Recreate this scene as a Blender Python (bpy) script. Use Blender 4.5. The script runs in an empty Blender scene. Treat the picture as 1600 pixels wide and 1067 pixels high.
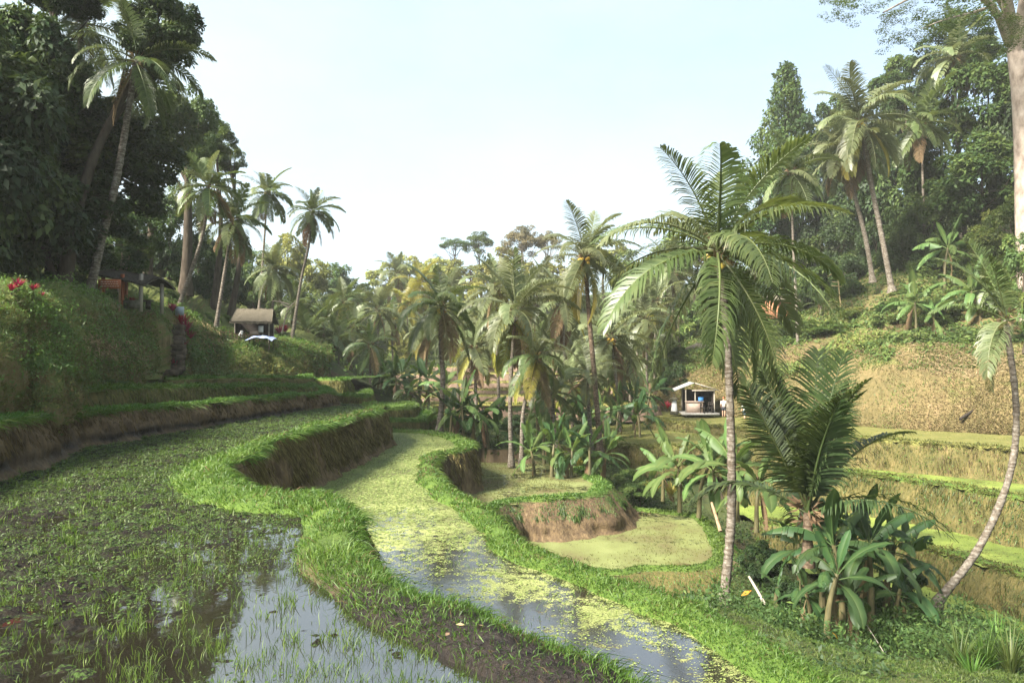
import bpy, math, random
import numpy as np

random.seed(7)
S = bpy.context.scene
COL = S.collection
F_PIX, CX, CY = 1067.0, 800.0, 533.5
PITCH = math.radians(1.42)
CAM = np.array([0.0, 0.0, 2.6])

# ------------------------------------------------------------------ camera, world, sun, exposure
cam_data = bpy.data.cameras.new('camera')
cam_data.sensor_width = 36.0
cam_data.lens = 24.0
cam_data.clip_start = 0.05
cam_data.clip_end = 3000
cam = bpy.data.objects.new('camera', cam_data)
cam.location = CAM
cam.rotation_euler = (math.radians(90) + PITCH, 0, 0)
COL.objects.link(cam)
S.camera = cam

SUN_AZ = -126.0      # degrees from the view axis, negative = left
SUN_EL = 41.0
world = bpy.data.worlds.new('World')
S.world = world
world.use_nodes = True
wn = world.node_tree.nodes
wl = world.node_tree.links
wn.clear()
w_out = wn.new('ShaderNodeOutputWorld')
w_bg = wn.new('ShaderNodeBackground')
w_sky = wn.new('ShaderNodeTexSky')
w_sky.sky_type = 'NISHITA'
w_sky.sun_disc = False
w_sky.sun_elevation = math.radians(SUN_EL)
w_sky.sun_rotation = math.radians(SUN_AZ)
w_sky.air_density = 1.0
w_sky.dust_density = 2.0
w_tc = wn.new('ShaderNodeTexCoord')
w_map = wn.new('ShaderNodeMapping')
w_map.inputs['Scale'].default_value = (1.0, 1.0, 2.4)
w_map.inputs['Location'].default_value = (0.35, 0.2, 0.0)
w_noise = wn.new('ShaderNodeTexNoise')
w_noise.inputs['Scale'].default_value = 1.6
w_noise.inputs['Detail'].default_value = 5
w_noise.inputs['Roughness'].default_value = 0.5
w_ramp = wn.new('ShaderNodeValToRGB')
w_ramp.color_ramp.elements[0].position = 0.36
w_ramp.color_ramp.elements[0].color = (0.48, 0.48, 0.48, 1)
w_ramp.color_ramp.elements[1].position = 0.66
w_ramp.color_ramp.elements[1].color = (0.92, 0.92, 0.92, 1)
w_mix = wn.new('ShaderNodeMix')
w_mix.data_type = 'RGBA'
w_mix.inputs[7].default_value = (2.8, 3.32, 3.5, 1)
wl.new(w_tc.outputs['Generated'], w_map.inputs['Vector'])
wl.new(w_map.outputs['Vector'], w_noise.inputs['Vector'])
wl.new(w_noise.outputs['Fac'], w_ramp.inputs['Fac'])
wl.new(w_ramp.outputs['Color'], w_mix.inputs[0])
wl.new(w_sky.outputs['Color'], w_mix.inputs[6])
wl.new(w_mix.outputs[2], w_bg.inputs['Color'])
w_bg.inputs['Strength'].default_value = 0.078
wl.new(w_bg.outputs['Background'], w_out.inputs['Surface'])

sun_data = bpy.data.lights.new('sun', 'SUN')
sun_data.energy = 4.8
sun_data.angle = math.radians(18)
sun_data.color = (1.0, 0.935, 0.83)
sun = bpy.data.objects.new('sun', sun_data)
az, el = math.radians(SUN_AZ), math.radians(SUN_EL)
from mathutils import Vector
sun_dir = Vector((math.sin(az) * math.cos(el), math.cos(az) * math.cos(el), math.sin(el)))
sun.rotation_euler = sun_dir.to_track_quat('Z', 'Y').to_euler()
sun.location = (-60, 20, 80)
COL.objects.link(sun)

S.view_settings.view_transform = 'Standard'
S.view_settings.look = 'None'
S.view_settings.exposure = 2.15
S.view_settings.gamma = 1.0
S.view_settings.use_curve_mapping = False
S.cycles.use_denoising = True
S.cycles.max_bounces = 6
S.cycles.diffuse_bounces = 5
S.cycles.glossy_bounces = 3
S.cycles.transmission_bounces = 3
S.cycles.volume_bounces = 1
S.cycles.use_adaptive_sampling = True

# ------------------------------------------------------------------ projection helpers (photo pixel -> place)
def _dir(px, py):
    cx, cy = (px - CX) / F_PIX, (CY - py) / F_PIX
    return np.array([cx, math.cos(PITCH) - cy * math.sin(PITCH), math.sin(PITCH) + cy * math.cos(PITCH)])
def P(px, py, d):
    v = _dir(px, py)
    return CAM + v * (d / v[1])
def G(px, py, z):
    v = _dir(px, py)
    return CAM + v * ((z - CAM[2]) / v[2])

# ------------------------------------------------------------------ noise
def _hash(ix, iy, iz, seed):
    h = (ix * 374761393 + iy * 668265263 + iz * 1274126177 + seed * 974634541) & 0xFFFFFFFF
    h = ((h ^ (h >> 13)) * 1274126177) & 0xFFFFFFFF
    return ((h ^ (h >> 16)) & 0xFFFF) / 65535.0
def vnoise(p, seed=0):
    p = np.asarray(p, float)
    i = np.floor(p).astype(np.int64)
    f = p - i
    f = f * f * (3 - 2 * f)
    r = 0
    for dx in (0, 1):
        wx = f[..., 0] if dx else 1 - f[..., 0]
        for dy in (0, 1):
            wy = f[..., 1] if dy else 1 - f[..., 1]
            for dz in (0, 1):
                wz = f[..., 2] if dz else 1 - f[..., 2]
                r = r + wx * wy * wz * _hash(i[..., 0] + dx, i[..., 1] + dy, i[..., 2] + dz, seed)
    return r * 2 - 1
def fbm(p, seed=0, octs=4, gain=0.5):
    p = np.asarray(p, float)
    r, a = 0, 1.0
    for k in range(octs):
        r = r + a * vnoise(p * (2.03 ** k) + 17.3 * k, seed + k)
        a *= gain
    return r
def col3(x, y, z=None):
    return np.stack([x, y, np.zeros_like(x) if z is None else z], -1)

# ------------------------------------------------------------------ mesh helpers
def mesh(name, V, faces, mat, attrs=None, smooth=False):
    V = np.ascontiguousarray(V, np.float32).reshape(-1, 3)
    if not isinstance(faces, (list, tuple)):
        faces = [faces]
    faces = [np.asarray(f, np.int32) for f in faces if len(f)]
    m = bpy.data.meshes.new(name)
    m.vertices.add(len(V))
    m.vertices.foreach_set('co', V.ravel())
    tot = np.concatenate([np.full(len(f), f.shape[1], np.int32) for f in faces])
    idx = np.concatenate([f.ravel() for f in faces])
    m.loops.add(len(idx))
    m.loops.foreach_set('vertex_index', idx)
    m.polygons.add(len(tot))
    starts = np.concatenate([[0], np.cumsum(tot)[:-1]]).astype(np.int32)
    m.polygons.foreach_set('loop_start', starts)
    m.polygons.foreach_set('loop_total', tot)
    if smooth:
        m.polygons.foreach_set('use_smooth', np.ones(len(tot), bool))
    for k, a in (attrs or {}).items():
        at = m.attributes.new(k, 'FLOAT', 'POINT')
        at.data.foreach_set('value', np.ascontiguousarray(a, np.float32))
    mats = mat if isinstance(mat, (list, tuple)) else [mat]
    for q in mats:
        m.materials.append(q)
    m.update(calc_edges=True)
    return m
def obj(name, m, parent=None, loc=None, rot=None, scale=None, mat=None):
    o = bpy.data.objects.new(name, m)
    COL.objects.link(o)
    if parent is not None:
        o.parent = parent
    if loc is not None:
        o.location = loc
    if rot is not None:
        o.rotation_euler = rot
    if scale is not None:
        o.scale = (scale,) * 3 if np.isscalar(scale) else scale
    if mat is not None:
        o.material_slots[0].link = 'OBJECT'
        o.material_slots[0].material = mat
    return o
def tag(o, label=None, cat=None, group=None, kind=None):
    if label: o['label'] = label
    if cat: o['category'] = cat
    if group: o['group'] = group
    if kind: o['kind'] = kind
    return o
def thing(name, loc, label, cat, group=None, rotz=0):
    o = bpy.data.objects.new(name, None)
    o.empty_display_size = 0.3
    o.location = loc
    o.rotation_euler = (0, 0, rotz)
    COL.objects.link(o)
    return tag(o, label, cat, group)

class MB:
    """collects plain shapes for one mesh"""
    def __init__(s):
        s.v, s.q, s.t, s.n = [], [], [], 0
    def add(s, V, quads=(), tris=()):
        V = np.asarray(V, float).reshape(-1, 3)
        if len(quads): s.q.append(np.asarray(quads) + s.n)
        if len(tris): s.t.append(np.asarray(tris) + s.n)
        s.v.append(V); s.n += len(V)
        return s
    def box(s, c, size, rz=0.0, rx=0.0, ry=0.0):
        h = np.array(size) / 2
        V = np.array([[x, y, z] for x in (-1, 1) for y in (-1, 1) for z in (-1, 1)]) * h
        V = rotm(rx, ry, rz) @ V.T
        V = V.T + np.array(c)
        return s.add(V, [[0, 1, 3, 2], [4, 6, 7, 5], [0, 4, 5, 1], [2, 3, 7, 6], [0, 2, 6, 4], [1, 5, 7, 3]])
    def tube(s, pts, radii, sides=8, cap=True, rough=0.0, seed=0):
        V, Q = tube(pts, radii, sides, rough, seed)
        s.add(V, Q)
        if cap:
            n = len(pts)
            s.add([*V[(n - 1) * sides:]], [], [[0, k, k + 1] for k in range(1, sides - 1)])
        return s
    def ball(s, c, r, u=8, v=6):
        r = np.array([r, r, r]) if np.isscalar(r) else np.array(r)
        V, Q = [], []
        for i in range(v + 1):
            th = math.pi * i / v
            for j in range(u):
                ph = 2 * math.pi * j / u
                V.append([math.sin(th) * math.cos(ph), math.sin(th) * math.sin(ph), math.cos(th)])
        for i in range(v):
            for j in range(u):
                Q.append([i * u + j, (i + 1) * u + j, (i + 1) * u + (j + 1) % u, i * u + (j + 1) % u])
        return s.add(np.array(V) * r + np.array(c), Q)
    def quad(s, a, b, c, d):
        return s.add([a, b, c, d], [[0, 1, 2, 3]])
    def mesh(s, name, mat, smooth=False):
        f = []
        if s.q: f.append(np.concatenate(s.q))
        if s.t: f.append(np.concatenate(s.t))
        return mesh(name, np.concatenate(s.v), f, mat, None, smooth)
def rotm(rx, ry, rz):
    cx, sx, cy, sy, cz, sz = math.cos(rx), math.sin(rx), math.cos(ry), math.sin(ry), math.cos(rz), math.sin(rz)
    X = np.array([[1, 0, 0], [0, cx, -sx], [0, sx, cx]])
    Y = np.array([[cy, 0, sy], [0, 1, 0], [-sy, 0, cy]])
    Z = np.array([[cz, -sz, 0], [sz, cz, 0], [0, 0, 1]])
    return Z @ Y @ X
def norm(v):
    return v / (np.linalg.norm(v, axis=-1, keepdims=True) + 1e-9)
def tube(pts, radii, sides=8, rough=0.0, seed=0):
    pts = np.asarray(pts, float)
    n = len(pts)
    radii = np.broadcast_to(np.asarray(radii, float), (n,))
    T = norm(np.gradient(pts, axis=0))
    ref = np.array([0.0, 1.0, 0.0]) if abs(T[0][1]) < 0.8 else np.array([1.0, 0, 0])
    A = norm(np.cross(T, ref))
    B = np.cross(T, A)
    ph = np.arange(sides) * 2 * math.pi / sides
    r = radii[:, None] * np.ones(sides)
    if rough:
        r = r * (1 + rough * (np.random.default_rng(seed).random((n, sides)) - .5))
    V = pts[:, None] + r[..., None] * (np.cos(ph)[None, :, None] * A[:, None] + np.sin(ph)[None, :, None] * B[:, None])
    i = np.arange(n - 1)[:, None] * sides
    j = np.arange(sides)[None]
    Q = np.stack([i + j, i + (j + 1) % sides, i + sides + (j + 1) % sides, i + sides + j], -1).reshape(-1, 4)
    return V.reshape(-1, 3), Q
def catmull(pts, n):
    """n points, evenly spaced along a smooth curve through pts"""
    pts = np.asarray(pts, float)
    p = np.vstack([2 * pts[0] - pts[1], pts, 2 * pts[-1] - pts[-2]])
    out = []
    for k in range(len(pts) - 1):
        p0, p1, p2, p3 = p[k:k + 4]
        t = np.linspace(0, 1, 25)[:, None]
        out.append(.5 * ((2 * p1) + (p2 - p0) * t + (2 * p0 - 5 * p1 + 4 * p2 - p3) * t * t + (3 * p1 - p0 - 3 * p2 + p3) * t ** 3))
    c = np.concatenate([o[:-1] for o in out] + [pts[-1:]])
    s = np.concatenate([[0], np.cumsum(np.linalg.norm(np.diff(c, axis=0), axis=1))])
    u = np.linspace(0, s[-1], n)
    return np.stack([np.interp(u, s, c[:, k]) for k in range(c.shape[1])], -1)
def inside(x, y, poly):
    poly = np.asarray(poly)[:, :2]
    r = np.zeros(np.shape(x), bool)
    n = len(poly)
    for i in range(n):
        x1, y1 = poly[i]; x2, y2 = poly[(i + 1) % n]
        if y1 == y2: continue
        c = ((y1 > y) != (y2 > y)) & (x < (x2 - x1) * (y - y1) / (y2 - y1) + x1)
        r ^= c
    return r
def grid_faces(nx, ny):
    i = np.arange(nx - 1)[:, None] * ny
    j = np.arange(ny - 1)[None]
    return np.stack([i + j, i + ny + j, i + ny + j + 1, i + j + 1], -1).reshape(-1, 4)

# ------------------------------------------------------------------ materials
def new_mat(name):
    m = bpy.data.materials.new(name)
    m.use_nodes = True
    nt = m.node_tree
    nt.nodes.clear()
    out = nt.nodes.new('ShaderNodeOutputMaterial')
    return m, nt, out
def N(nt, typ, **kw):
    n = nt.nodes.new(typ)
    for k, v in kw.items():
        if k in n.inputs: n.inputs[k].default_value = v
        else: setattr(n, k, v)
    return n
def ramp(nt, fac, stops):
    r = nt.nodes.new('ShaderNodeValToRGB')
    e = r.color_ramp.elements
    while len(e) < len(stops): e.new(0.5)
    for k, (p, c) in enumerate(stops):
        e[k].position = p
        e[k].color = (*c, 1) if len(c) == 3 else c
    nt.links.new(fac, r.inputs['Fac'])
    return r.outputs['Color']
def noise_tex(nt, scale, detail=4, rough=.55, stretch=None, dist=0.0):
    tc = nt.nodes.new('ShaderNodeTexCoord')
    v = tc.outputs['Object']
    if stretch:
        mp = nt.nodes.new('ShaderNodeMapping')
        mp.inputs['Scale'].default_value = stretch
        nt.links.new(v, mp.inputs['Vector'])
        v = mp.outputs['Vector']
    n = nt.nodes.new('ShaderNodeTexNoise')
    n.inputs['Scale'].default_value = scale
    n.inputs['Detail'].default_value = detail
    n.inputs['Roughness'].default_value = rough
    n.inputs['Distortion'].default_value = dist
    nt.links.new(v, n.inputs['Vector'])
    return n.outputs['Fac']
def attr(nt, name):
    a = nt.nodes.new('ShaderNodeAttribute')
    a.attribute_name = name
    return a.outputs['Fac']
def mixc(nt, fac, a, b, blend='MIX'):
    m = nt.nodes.new('ShaderNodeMix')
    m.data_type = 'RGBA'
    m.blend_type = blend
    for sock, v in ((0, fac), (6, a), (7, b)):
        if isinstance(v, (int, float)): m.inputs[sock].default_value = v
        elif isinstance(v, tuple): m.inputs[sock].default_value = (*v, 1) if len(v) == 3 else v
        else: nt.links.new(v, m.inputs[sock])
    return m.outputs[2]
def math_n(nt, op, a, b=None):
    m = nt.nodes.new('ShaderNodeMath')
    m.operation = op
    for k, v in enumerate((a, b)):
        if v is None: continue
        if isinstance(v, (int, float)): m.inputs[k].default_value = v
        else: nt.links.new(v, m.inputs[k])
    return m.outputs[0]
def bump(nt, h, strength=.5, dist=.05):
    b = nt.nodes.new('ShaderNodeBump')
    b.inputs['Strength'].default_value = strength
    b.inputs['Distance'].default_value = dist
    nt.links.new(h, b.inputs['Height'])
    return b.outputs['Normal']
def principled(nt, color, rough=.6, spec=.3, normal=None):
    b = nt.nodes.new('ShaderNodeBsdfPrincipled')
    if isinstance(color, tuple): b.inputs['Base Color'].default_value = (*color, 1)
    else: nt.links.new(color, b.inputs['Base Color'])
    if isinstance(rough, (int, float)): b.inputs['Roughness'].default_value = rough
    else: nt.links.new(rough, b.inputs['Roughness'])
    b.inputs['Specular IOR Level'].default_value = spec
    if normal is not None: nt.links.new(normal, b.inputs['Normal'])
    return b
def leaf_mat(name, stops, trans=.3, tcol=(.16, .2, .03), rough=.6, spec=.2):
    m, nt, out = new_mat(name)
    c = ramp(nt, attr(nt, 'tint'), stops)
    oi = nt.nodes.new('ShaderNodeObjectInfo')
    hs = nt.nodes.new('ShaderNodeHueSaturation')
    v = math_n(nt, 'MULTIPLY_ADD', oi.outputs['Random'], .36)
    v.node.inputs[2].default_value = .82
    h = math_n(nt, 'MULTIPLY_ADD', oi.outputs['Random'], .035)
    h.node.inputs[2].default_value = .4825
    nt.links.new(v, hs.inputs['Value']); nt.links.new(h, hs.inputs['Hue'])
    nt.links.new(c, hs.inputs['Color'])
    c = hs.outputs['Color']
    b = principled(nt, c, rough, spec)
    t = nt.nodes.new('ShaderNodeBsdfTranslucent')
    tc = mixc(nt, .5, c, tcol)
    nt.links.new(tc, t.inputs['Color'])
    mx = nt.nodes.new('ShaderNodeMixShader')
    mx.inputs[0].default_value = trans
    nt.links.new(b.outputs[0], mx.inputs[1]); nt.links.new(t.outputs[0], mx.inputs[2])
    nt.links.new(mx.outputs[0], out.inputs['Surface'])
    return m
def simple_mat(name, c1, c2, scale=6, rough=.7, spec=.25, bmp=.3, bdist=.02, stretch=None, detail=5):
    m, nt, out = new_mat(name)
    n = noise_tex(nt, scale, detail, .6, stretch)
    c = ramp(nt, n, [(.3, c1), (.7, c2)])
    b = principled(nt, c, rough, spec, bump(nt, n, bmp, bdist))
    nt.links.new(b.outputs[0], out.inputs['Surface'])
    return m

M = {}
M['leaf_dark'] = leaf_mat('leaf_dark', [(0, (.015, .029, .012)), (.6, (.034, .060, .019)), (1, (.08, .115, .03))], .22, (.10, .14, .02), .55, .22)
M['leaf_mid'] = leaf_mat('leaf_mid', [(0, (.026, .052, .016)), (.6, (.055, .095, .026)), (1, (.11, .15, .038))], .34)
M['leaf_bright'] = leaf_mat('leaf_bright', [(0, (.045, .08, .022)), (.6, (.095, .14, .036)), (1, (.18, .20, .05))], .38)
M['leaf_sunlit_yellow'] = leaf_mat('leaf_sunlit_yellow', [(0, (.10, .125, .03)), (.5, (.20, .215, .05)), (1, (.32, .31, .08))], .35, (.25, .22, .05))  # warm sunlight on the far wood, put into the leaf colour
M['leaf_bare'] = leaf_mat('leaf_bare', [(0, (.07, .075, .04)), (.5, (.14, .12, .06)), (1, (.22, .18, .10))], .3, (.2, .16, .06))
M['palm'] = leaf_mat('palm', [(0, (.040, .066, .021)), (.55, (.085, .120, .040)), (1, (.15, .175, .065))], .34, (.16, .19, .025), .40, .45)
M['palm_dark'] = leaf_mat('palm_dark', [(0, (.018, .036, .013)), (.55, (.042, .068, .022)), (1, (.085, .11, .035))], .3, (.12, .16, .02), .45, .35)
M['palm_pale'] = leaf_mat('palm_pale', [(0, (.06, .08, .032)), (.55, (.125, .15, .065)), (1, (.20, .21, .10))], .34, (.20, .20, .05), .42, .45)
M['palm_yellow'] = leaf_mat('palm_yellow', [(0, (.09, .10, .02)), (.5, (.20, .19, .035)), (1, (.30, .25, .05))], .4, (.3, .26, .03), .5, .35)  # yellowing fronds, and sunlight put into the colour of two far palms
M['palm_dry'] = leaf_mat('palm_dry', [(0, (.08, .055, .03)), (.5, (.16, .11, .06)), (1, (.24, .18, .10))], .2, (.2, .13, .06), .8, .1)
M['banana'] = leaf_mat('banana', [(0, (.015, .036, .016)), (.5, (.034, .070, .022)), (1, (.066, .108, .032))], .36, (.16, .24, .03), .5, .3)
M['banana_pale'] = leaf_mat('banana_pale', [(0, (.04, .08, .025)), (.5, (.085, .14, .04)), (1, (.15, .20, .06))], .36, (.2, .26, .04), .5, .3)
M['red_leaf'] = leaf_mat('red_leaf', [(0, (.07, .003, .014)), (.5, (.19, .007, .038)), (1, (.30, .02, .06))], .3, (.5, .03, .06), .45, .4)
M['orange_leaf'] = leaf_mat('orange_leaf', [(0, (.35, .14, .01)), (.5, (.5, .24, .02)), (1, (.6, .35, .04))], .2, (.5, .3, .03), .6, .2)
M['grass'] = leaf_mat('grass', [(0, (.028, .062, .012)), (.5, (.062, .125, .020)), (1, (.125, .19, .036))], .35, (.16, .28, .02), .5, .3)
M['grass_dark'] = leaf_mat('grass_dark', [(0, (.026, .048, .012)), (.5, (.058, .092, .022)), (1, (.11, .145, .036))], .3, (.12, .18, .02), .5, .3)
M['grass_olive'] = leaf_mat('grass_olive', [(0, (.04, .045, .014)), (.5, (.085, .09, .022)), (1, (.15, .14, .04))], .3, (.18, .18, .03), .6, .2)
M['grass_dry'] = leaf_mat('grass_dry', [(0, (.052, .042, .018)), (.5, (.10, .078, .034)), (1, (.175, .13, .066))], .25, (.3, .22, .08), .7, .15)
M['root_dry'] = leaf_mat('root_dry', [(0, (.042, .032, .015)), (.5, (.095, .070, .030)), (1, (.17, .13, .055))], .15, (.15, .11, .04), .8, .1)
M['duckweed'] = leaf_mat('duckweed', [(0, (.08, .10, .03)), (.5, (.16, .19, .055)), (1, (.26, .29, .09))], .1, (.3, .36, .06), .6, .2)
M['straw'] = leaf_mat('straw', [(0, (.12, .085, .045)), (.5, (.22, .155, .09)), (1, (.34, .25, .15))], .15, (.3, .22, .1), .8, .1)

def palm_bark(name, a, b, c):
    m, nt, out = new_mat(name)
    n1 = noise_tex(nt, 9, 6, .65)
    n2 = noise_tex(nt, 5.5, 2, .5, (.5, .5, 3.2))
    c0 = ramp(nt, n1, [(.3, a), (.52, b), (.72, c)])
    lo = ramp(nt, n2, [(.40, (.55, .5, .45)), (.55, (1, 1, 1))])
    cc = mixc(nt, 1.0, c0, lo, 'MULTIPLY')
    nt.links.new(principled(nt, cc, .85, .15, bump(nt, n1, .5, .02)).outputs[0], out.inputs['Surface'])
    return m
M['palm_bark'] = palm_bark('palm_bark', (.06, .05, .038), (.155, .135, .108), (.30, .275, .235))
M['palm_bark_brown'] = palm_bark('palm_bark_brown', (.05, .036, .024), (.12, .088, .06), (.25, .20, .15))
M['bark'] = simple_mat('bark', (.028, .022, .016), (.085, .068, .05), 4, .9, .1, .6, .05, (1, 1, .3))
M['bark_pale'] = simple_mat('bark_pale', (.15, .115, .09), (.42, .35, .29), 2.2, .9, .1, .5, .04, (1, 1, .5), 8)
M['wood'] = simple_mat('wood', (.10, .065, .035), (.20, .13, .075), 8, .75, .2, .3, .01, (1, 1, .2))
M['wood_grey'] = simple_mat('wood_grey', (.22, .19, .15), (.38, .34, .28), 8, .8, .2, .3, .01, (1, 1, .2))
M['wood_red'] = simple_mat('wood_red', (.20, .055, .02), (.32, .10, .04), 8, .7, .25, .2, .01, (1, 1, .2))
M['dark_wood_and_shade'] = simple_mat('dark_wood_and_shade', (.015, .012, .010), (.04, .032, .025), 8, .8, .2, .2, .01)  # dark wood, and the shade painted inside the drain and hut window
M['bamboo'] = simple_mat('bamboo', (.30, .22, .10), (.46, .35, .18), 7, .55, .35, .2, .01, (1, 1, .25))
M['thatch'] = simple_mat('thatch', (.055, .048, .036), (.19, .165, .12), 9, .95, .05, .8, .04, (4, 4, 1))
M['thatch_dark'] = simple_mat('thatch_dark', (.035, .03, .024), (.10, .085, .065), 9, .95, .05, .8, .04)
M['tin'] = simple_mat('tin', (.26, .26, .25), (.42, .41, .39), 2, .5, .4, .1, .01)
M['stone'] = simple_mat('stone', (.24, .22, .19), (.46, .44, .40), 5, .9, .1, .4, .02)
M['stone_mossy'] = simple_mat('stone_mossy', (.05, .055, .03), (.17, .15, .11), 3.5, .9, .1, .6, .03)
M['earth_step'] = simple_mat('earth_step', (.035, .028, .02), (.11, .085, .06), 4, .9, .1, .6, .03)
M['plaster'] = simple_mat('plaster', (.42, .30, .24), (.55, .42, .34), 4, .85, .1, .15, .01)
M['brick'] = simple_mat('brick', (.26, .11, .06), (.42, .21, .12), 5, .9, .1, .3, .01)
M['white'] = simple_mat('white', (.66, .65, .62), (.80, .79, .77), 4, .7, .2, .05, .01)
M['blue'] = simple_mat('blue', (.04, .17, .42), (.07, .25, .55), 4, .5, .3, .05, .01)
M['tarp'] = simple_mat('tarp', (.16, .21, .40), (.32, .37, .52), 2, .45, .35, .15, .02)
M['sign_grey'] = simple_mat('sign_grey', (.24, .29, .33), (.38, .43, .47), 3, .6, .25, .05, .01)
M['skin'] = simple_mat('skin', (.46, .27, .18), (.52, .32, .22), 5, .6, .3, .02, .01)
M['cloth_white'] = simple_mat('cloth_white', (.70, .70, .70), (.8, .8, .8), 9, .9, .1, .1, .01)
M['cloth_dark'] = simple_mat('cloth_dark', (.035, .04, .05), (.07, .075, .09), 9, .9, .1, .1, .01)
M['cloth_blue'] = simple_mat('cloth_blue', (.06, .09, .12), (.11, .15, .18), 9, .9, .1, .1, .01)
M['hair_red'] = simple_mat('hair_red', (.20, .07, .03), (.28, .11, .05), 9, .6, .3, .1, .01)
M['coconut'] = simple_mat('coconut', (.16, .16, .03), (.32, .22, .04), 6, .45, .4, .1, .01)
M['coconut_orange'] = simple_mat('coconut_orange', (.42, .26, .03), (.60, .38, .06), 6, .45, .4, .1, .01)
M['stem_banana'] = simple_mat('stem_banana', (.045, .045, .02), (.13, .11, .05), 5, .6, .3, .3, .02, (2, 2, .5))
M['stem_dry'] = simple_mat('stem_dry', (.16, .10, .055), (.32, .23, .15), 5, .9, .1, .6, .03, (2, 2, .4))
M['stem_green'] = simple_mat('stem_green', (.12, .15, .04), (.22, .23, .07), 5, .5, .3, .1, .01)

def ground_mat(name, stops_top, stops_wall, scale=1.2, fine=14, rough=.95, moss=.35):
    """flat-lying faces carry the growth colour, steep ones bare earth (by the attribute 'top')"""
    m, nt, out = new_mat(name)
    big = noise_tex(nt, scale, 5, .6)
    fin = noise_tex(nt, fine, 6, .65)
    st = noise_tex(nt, fine * .6, 4, .6, (1, 1, .16))
    f = math_n(nt, 'MULTIPLY_ADD', fin, .5); f.node.inputs[2].default_value = 0.0
    f2 = math_n(nt, 'MULTIPLY_ADD', big, .5); nt.links.new(f, f2.node.inputs[2])
    ct = ramp(nt, f2, stops_top)
    g = math_n(nt, 'MULTIPLY_ADD', st, .55)
    g2 = math_n(nt, 'MULTIPLY_ADD', big, .45); g.node.inputs[2].default_value = 0.0
    nt.links.new(g, g2.node.inputs[2])
    cw = ramp(nt, g2, stops_wall)
    a = attr(nt, 'top')
    fa = math_n(nt, 'ADD', a, math_n(nt, 'MULTIPLY', math_n(nt, 'SUBTRACT', big, .5), moss * 3))
    fa = ramp(nt, fa, [(.35, (0, 0, 0)), (.65, (1, 1, 1))])
    c = mixc(nt, fa, cw, ct)
    wet = attr(nt, 'wet')
    c = mixc(nt, wet, c, ramp(nt, fin, [(.35, (.004, .003, .0025)), (.7, (.022, .016, .012))]))
    hh = math_n(nt, 'ADD', fin, st)
    rg = math_n(nt, 'SUBTRACT', rough, math_n(nt, 'MULTIPLY', wet, .5))
    nt.links.new(principled(nt, c, rg, .2, bump(nt, hh, .8, .06)).outputs[0], out.inputs['Surface'])
    return m
GR = [(.3, (.035, .06, .012)), (.5, (.065, .11, .018)), (.7, (.12, .16, .03))]
EARTH = [(.28, (.030, .021, .013)), (.45, (.085, .058, .033)), (.6, (.15, .105, .055)), (.75, (.26, .21, .16))]
M['bank'] = ground_mat('bank', GR, EARTH)
M['bank_mossy'] = ground_mat('bank_mossy', GR, [(.28, (.030, .028, .012)), (.45, (.070, .065, .022)), (.6, (.12, .10, .035)), (.75, (.20, .16, .08))])
M['bank_dry'] = ground_mat('bank_dry', [(.3, (.07, .08, .02)), (.5, (.13, .13, .035)), (.7, (.22, .18, .07))], [(.3, (.035, .036, .012)), (.45, (.075, .072, .024)), (.6, (.13, .105, .04)), (.75, (.24, .17, .09))])
M['far_bank'] = ground_mat('far_bank', [(.3, (.10, .11, .03)), (.5, (.19, .18, .05)), (.7, (.28, .23, .09))], [(.3, (.10, .07, .05)), (.5, (.20, .14, .10)), (.7, (.32, .23, .17))], .5, 4)
M['slope_left'] = ground_mat('slope_left', [(.3, (.035, .046, .013)), (.5, (.075, .09, .022)), (.7, (.13, .135, .038))], [(.3, (.045, .038, .016)), (.5, (.115, .09, .038)), (.7, (.21, .16, .08))], .7, 9, .95, .3)
M['slope_right'] = ground_mat('slope_right', [(.3, (.05, .065, .018)), (.5, (.10, .108, .03)), (.7, (.17, .14, .06))], [(.28, (.055, .048, .020)), (.45, (.098, .080, .033)), (.6, (.14, .105, .048)), (.75, (.24, .165, .098))], .35, 6, .95, .3)
M['terrain'] = ground_mat('terrain', [(.3, (.018, .026, .010)), (.5, (.04, .052, .016)), (.7, (.085, .085, .03))], [(.3, (.03, .024, .014)), (.5, (.07, .05, .028)), (.7, (.13, .10, .06))], .6, 7)

def water_mat():
    m, nt, out = new_mat('water')
    n = noise_tex(nt, 5, 3, .5)
    b = principled(nt, (.014, .012, .008), .03, .55, bump(nt, n, .05, .02))
    b.inputs['IOR'].default_value = 3.0
    nt.links.new(b.outputs[0], out.inputs['Surface'])
    return m
M['water'] = water_mat()
def mud_mat():
    m, nt, out = new_mat('mud')
    n = noise_tex(nt, 14, 7, .65)
    big = noise_tex(nt, 1.1, 4, .6)
    c = ramp(nt, n, [(.3, (.005, .004, .003)), (.55, (.013, .010, .007)), (.75, (.030, .022, .015))])
    gsp = noise_tex(nt, 30, 5, .7)
    gm = math_n(nt, 'MULTIPLY', ramp(nt, gsp, [(.50, (0, 0, 0)), (.56, (1, 1, 1))]), ramp(nt, big, [(.42, (0, 0, 0)), (.56, (1, 1, 1))]))
    c = mixc(nt, gm, c, (.05, .085, .02))
    r = ramp(nt, n, [(.35, (.5, .5, .5)), (.65, (.95, .95, .95))])
    nt.links.new(principled(nt, c, r, .12, bump(nt, n, 1.0, .05)).outputs[0], out.inputs['Surface'])
    return m
M['mud'] = mud_mat()
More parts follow.
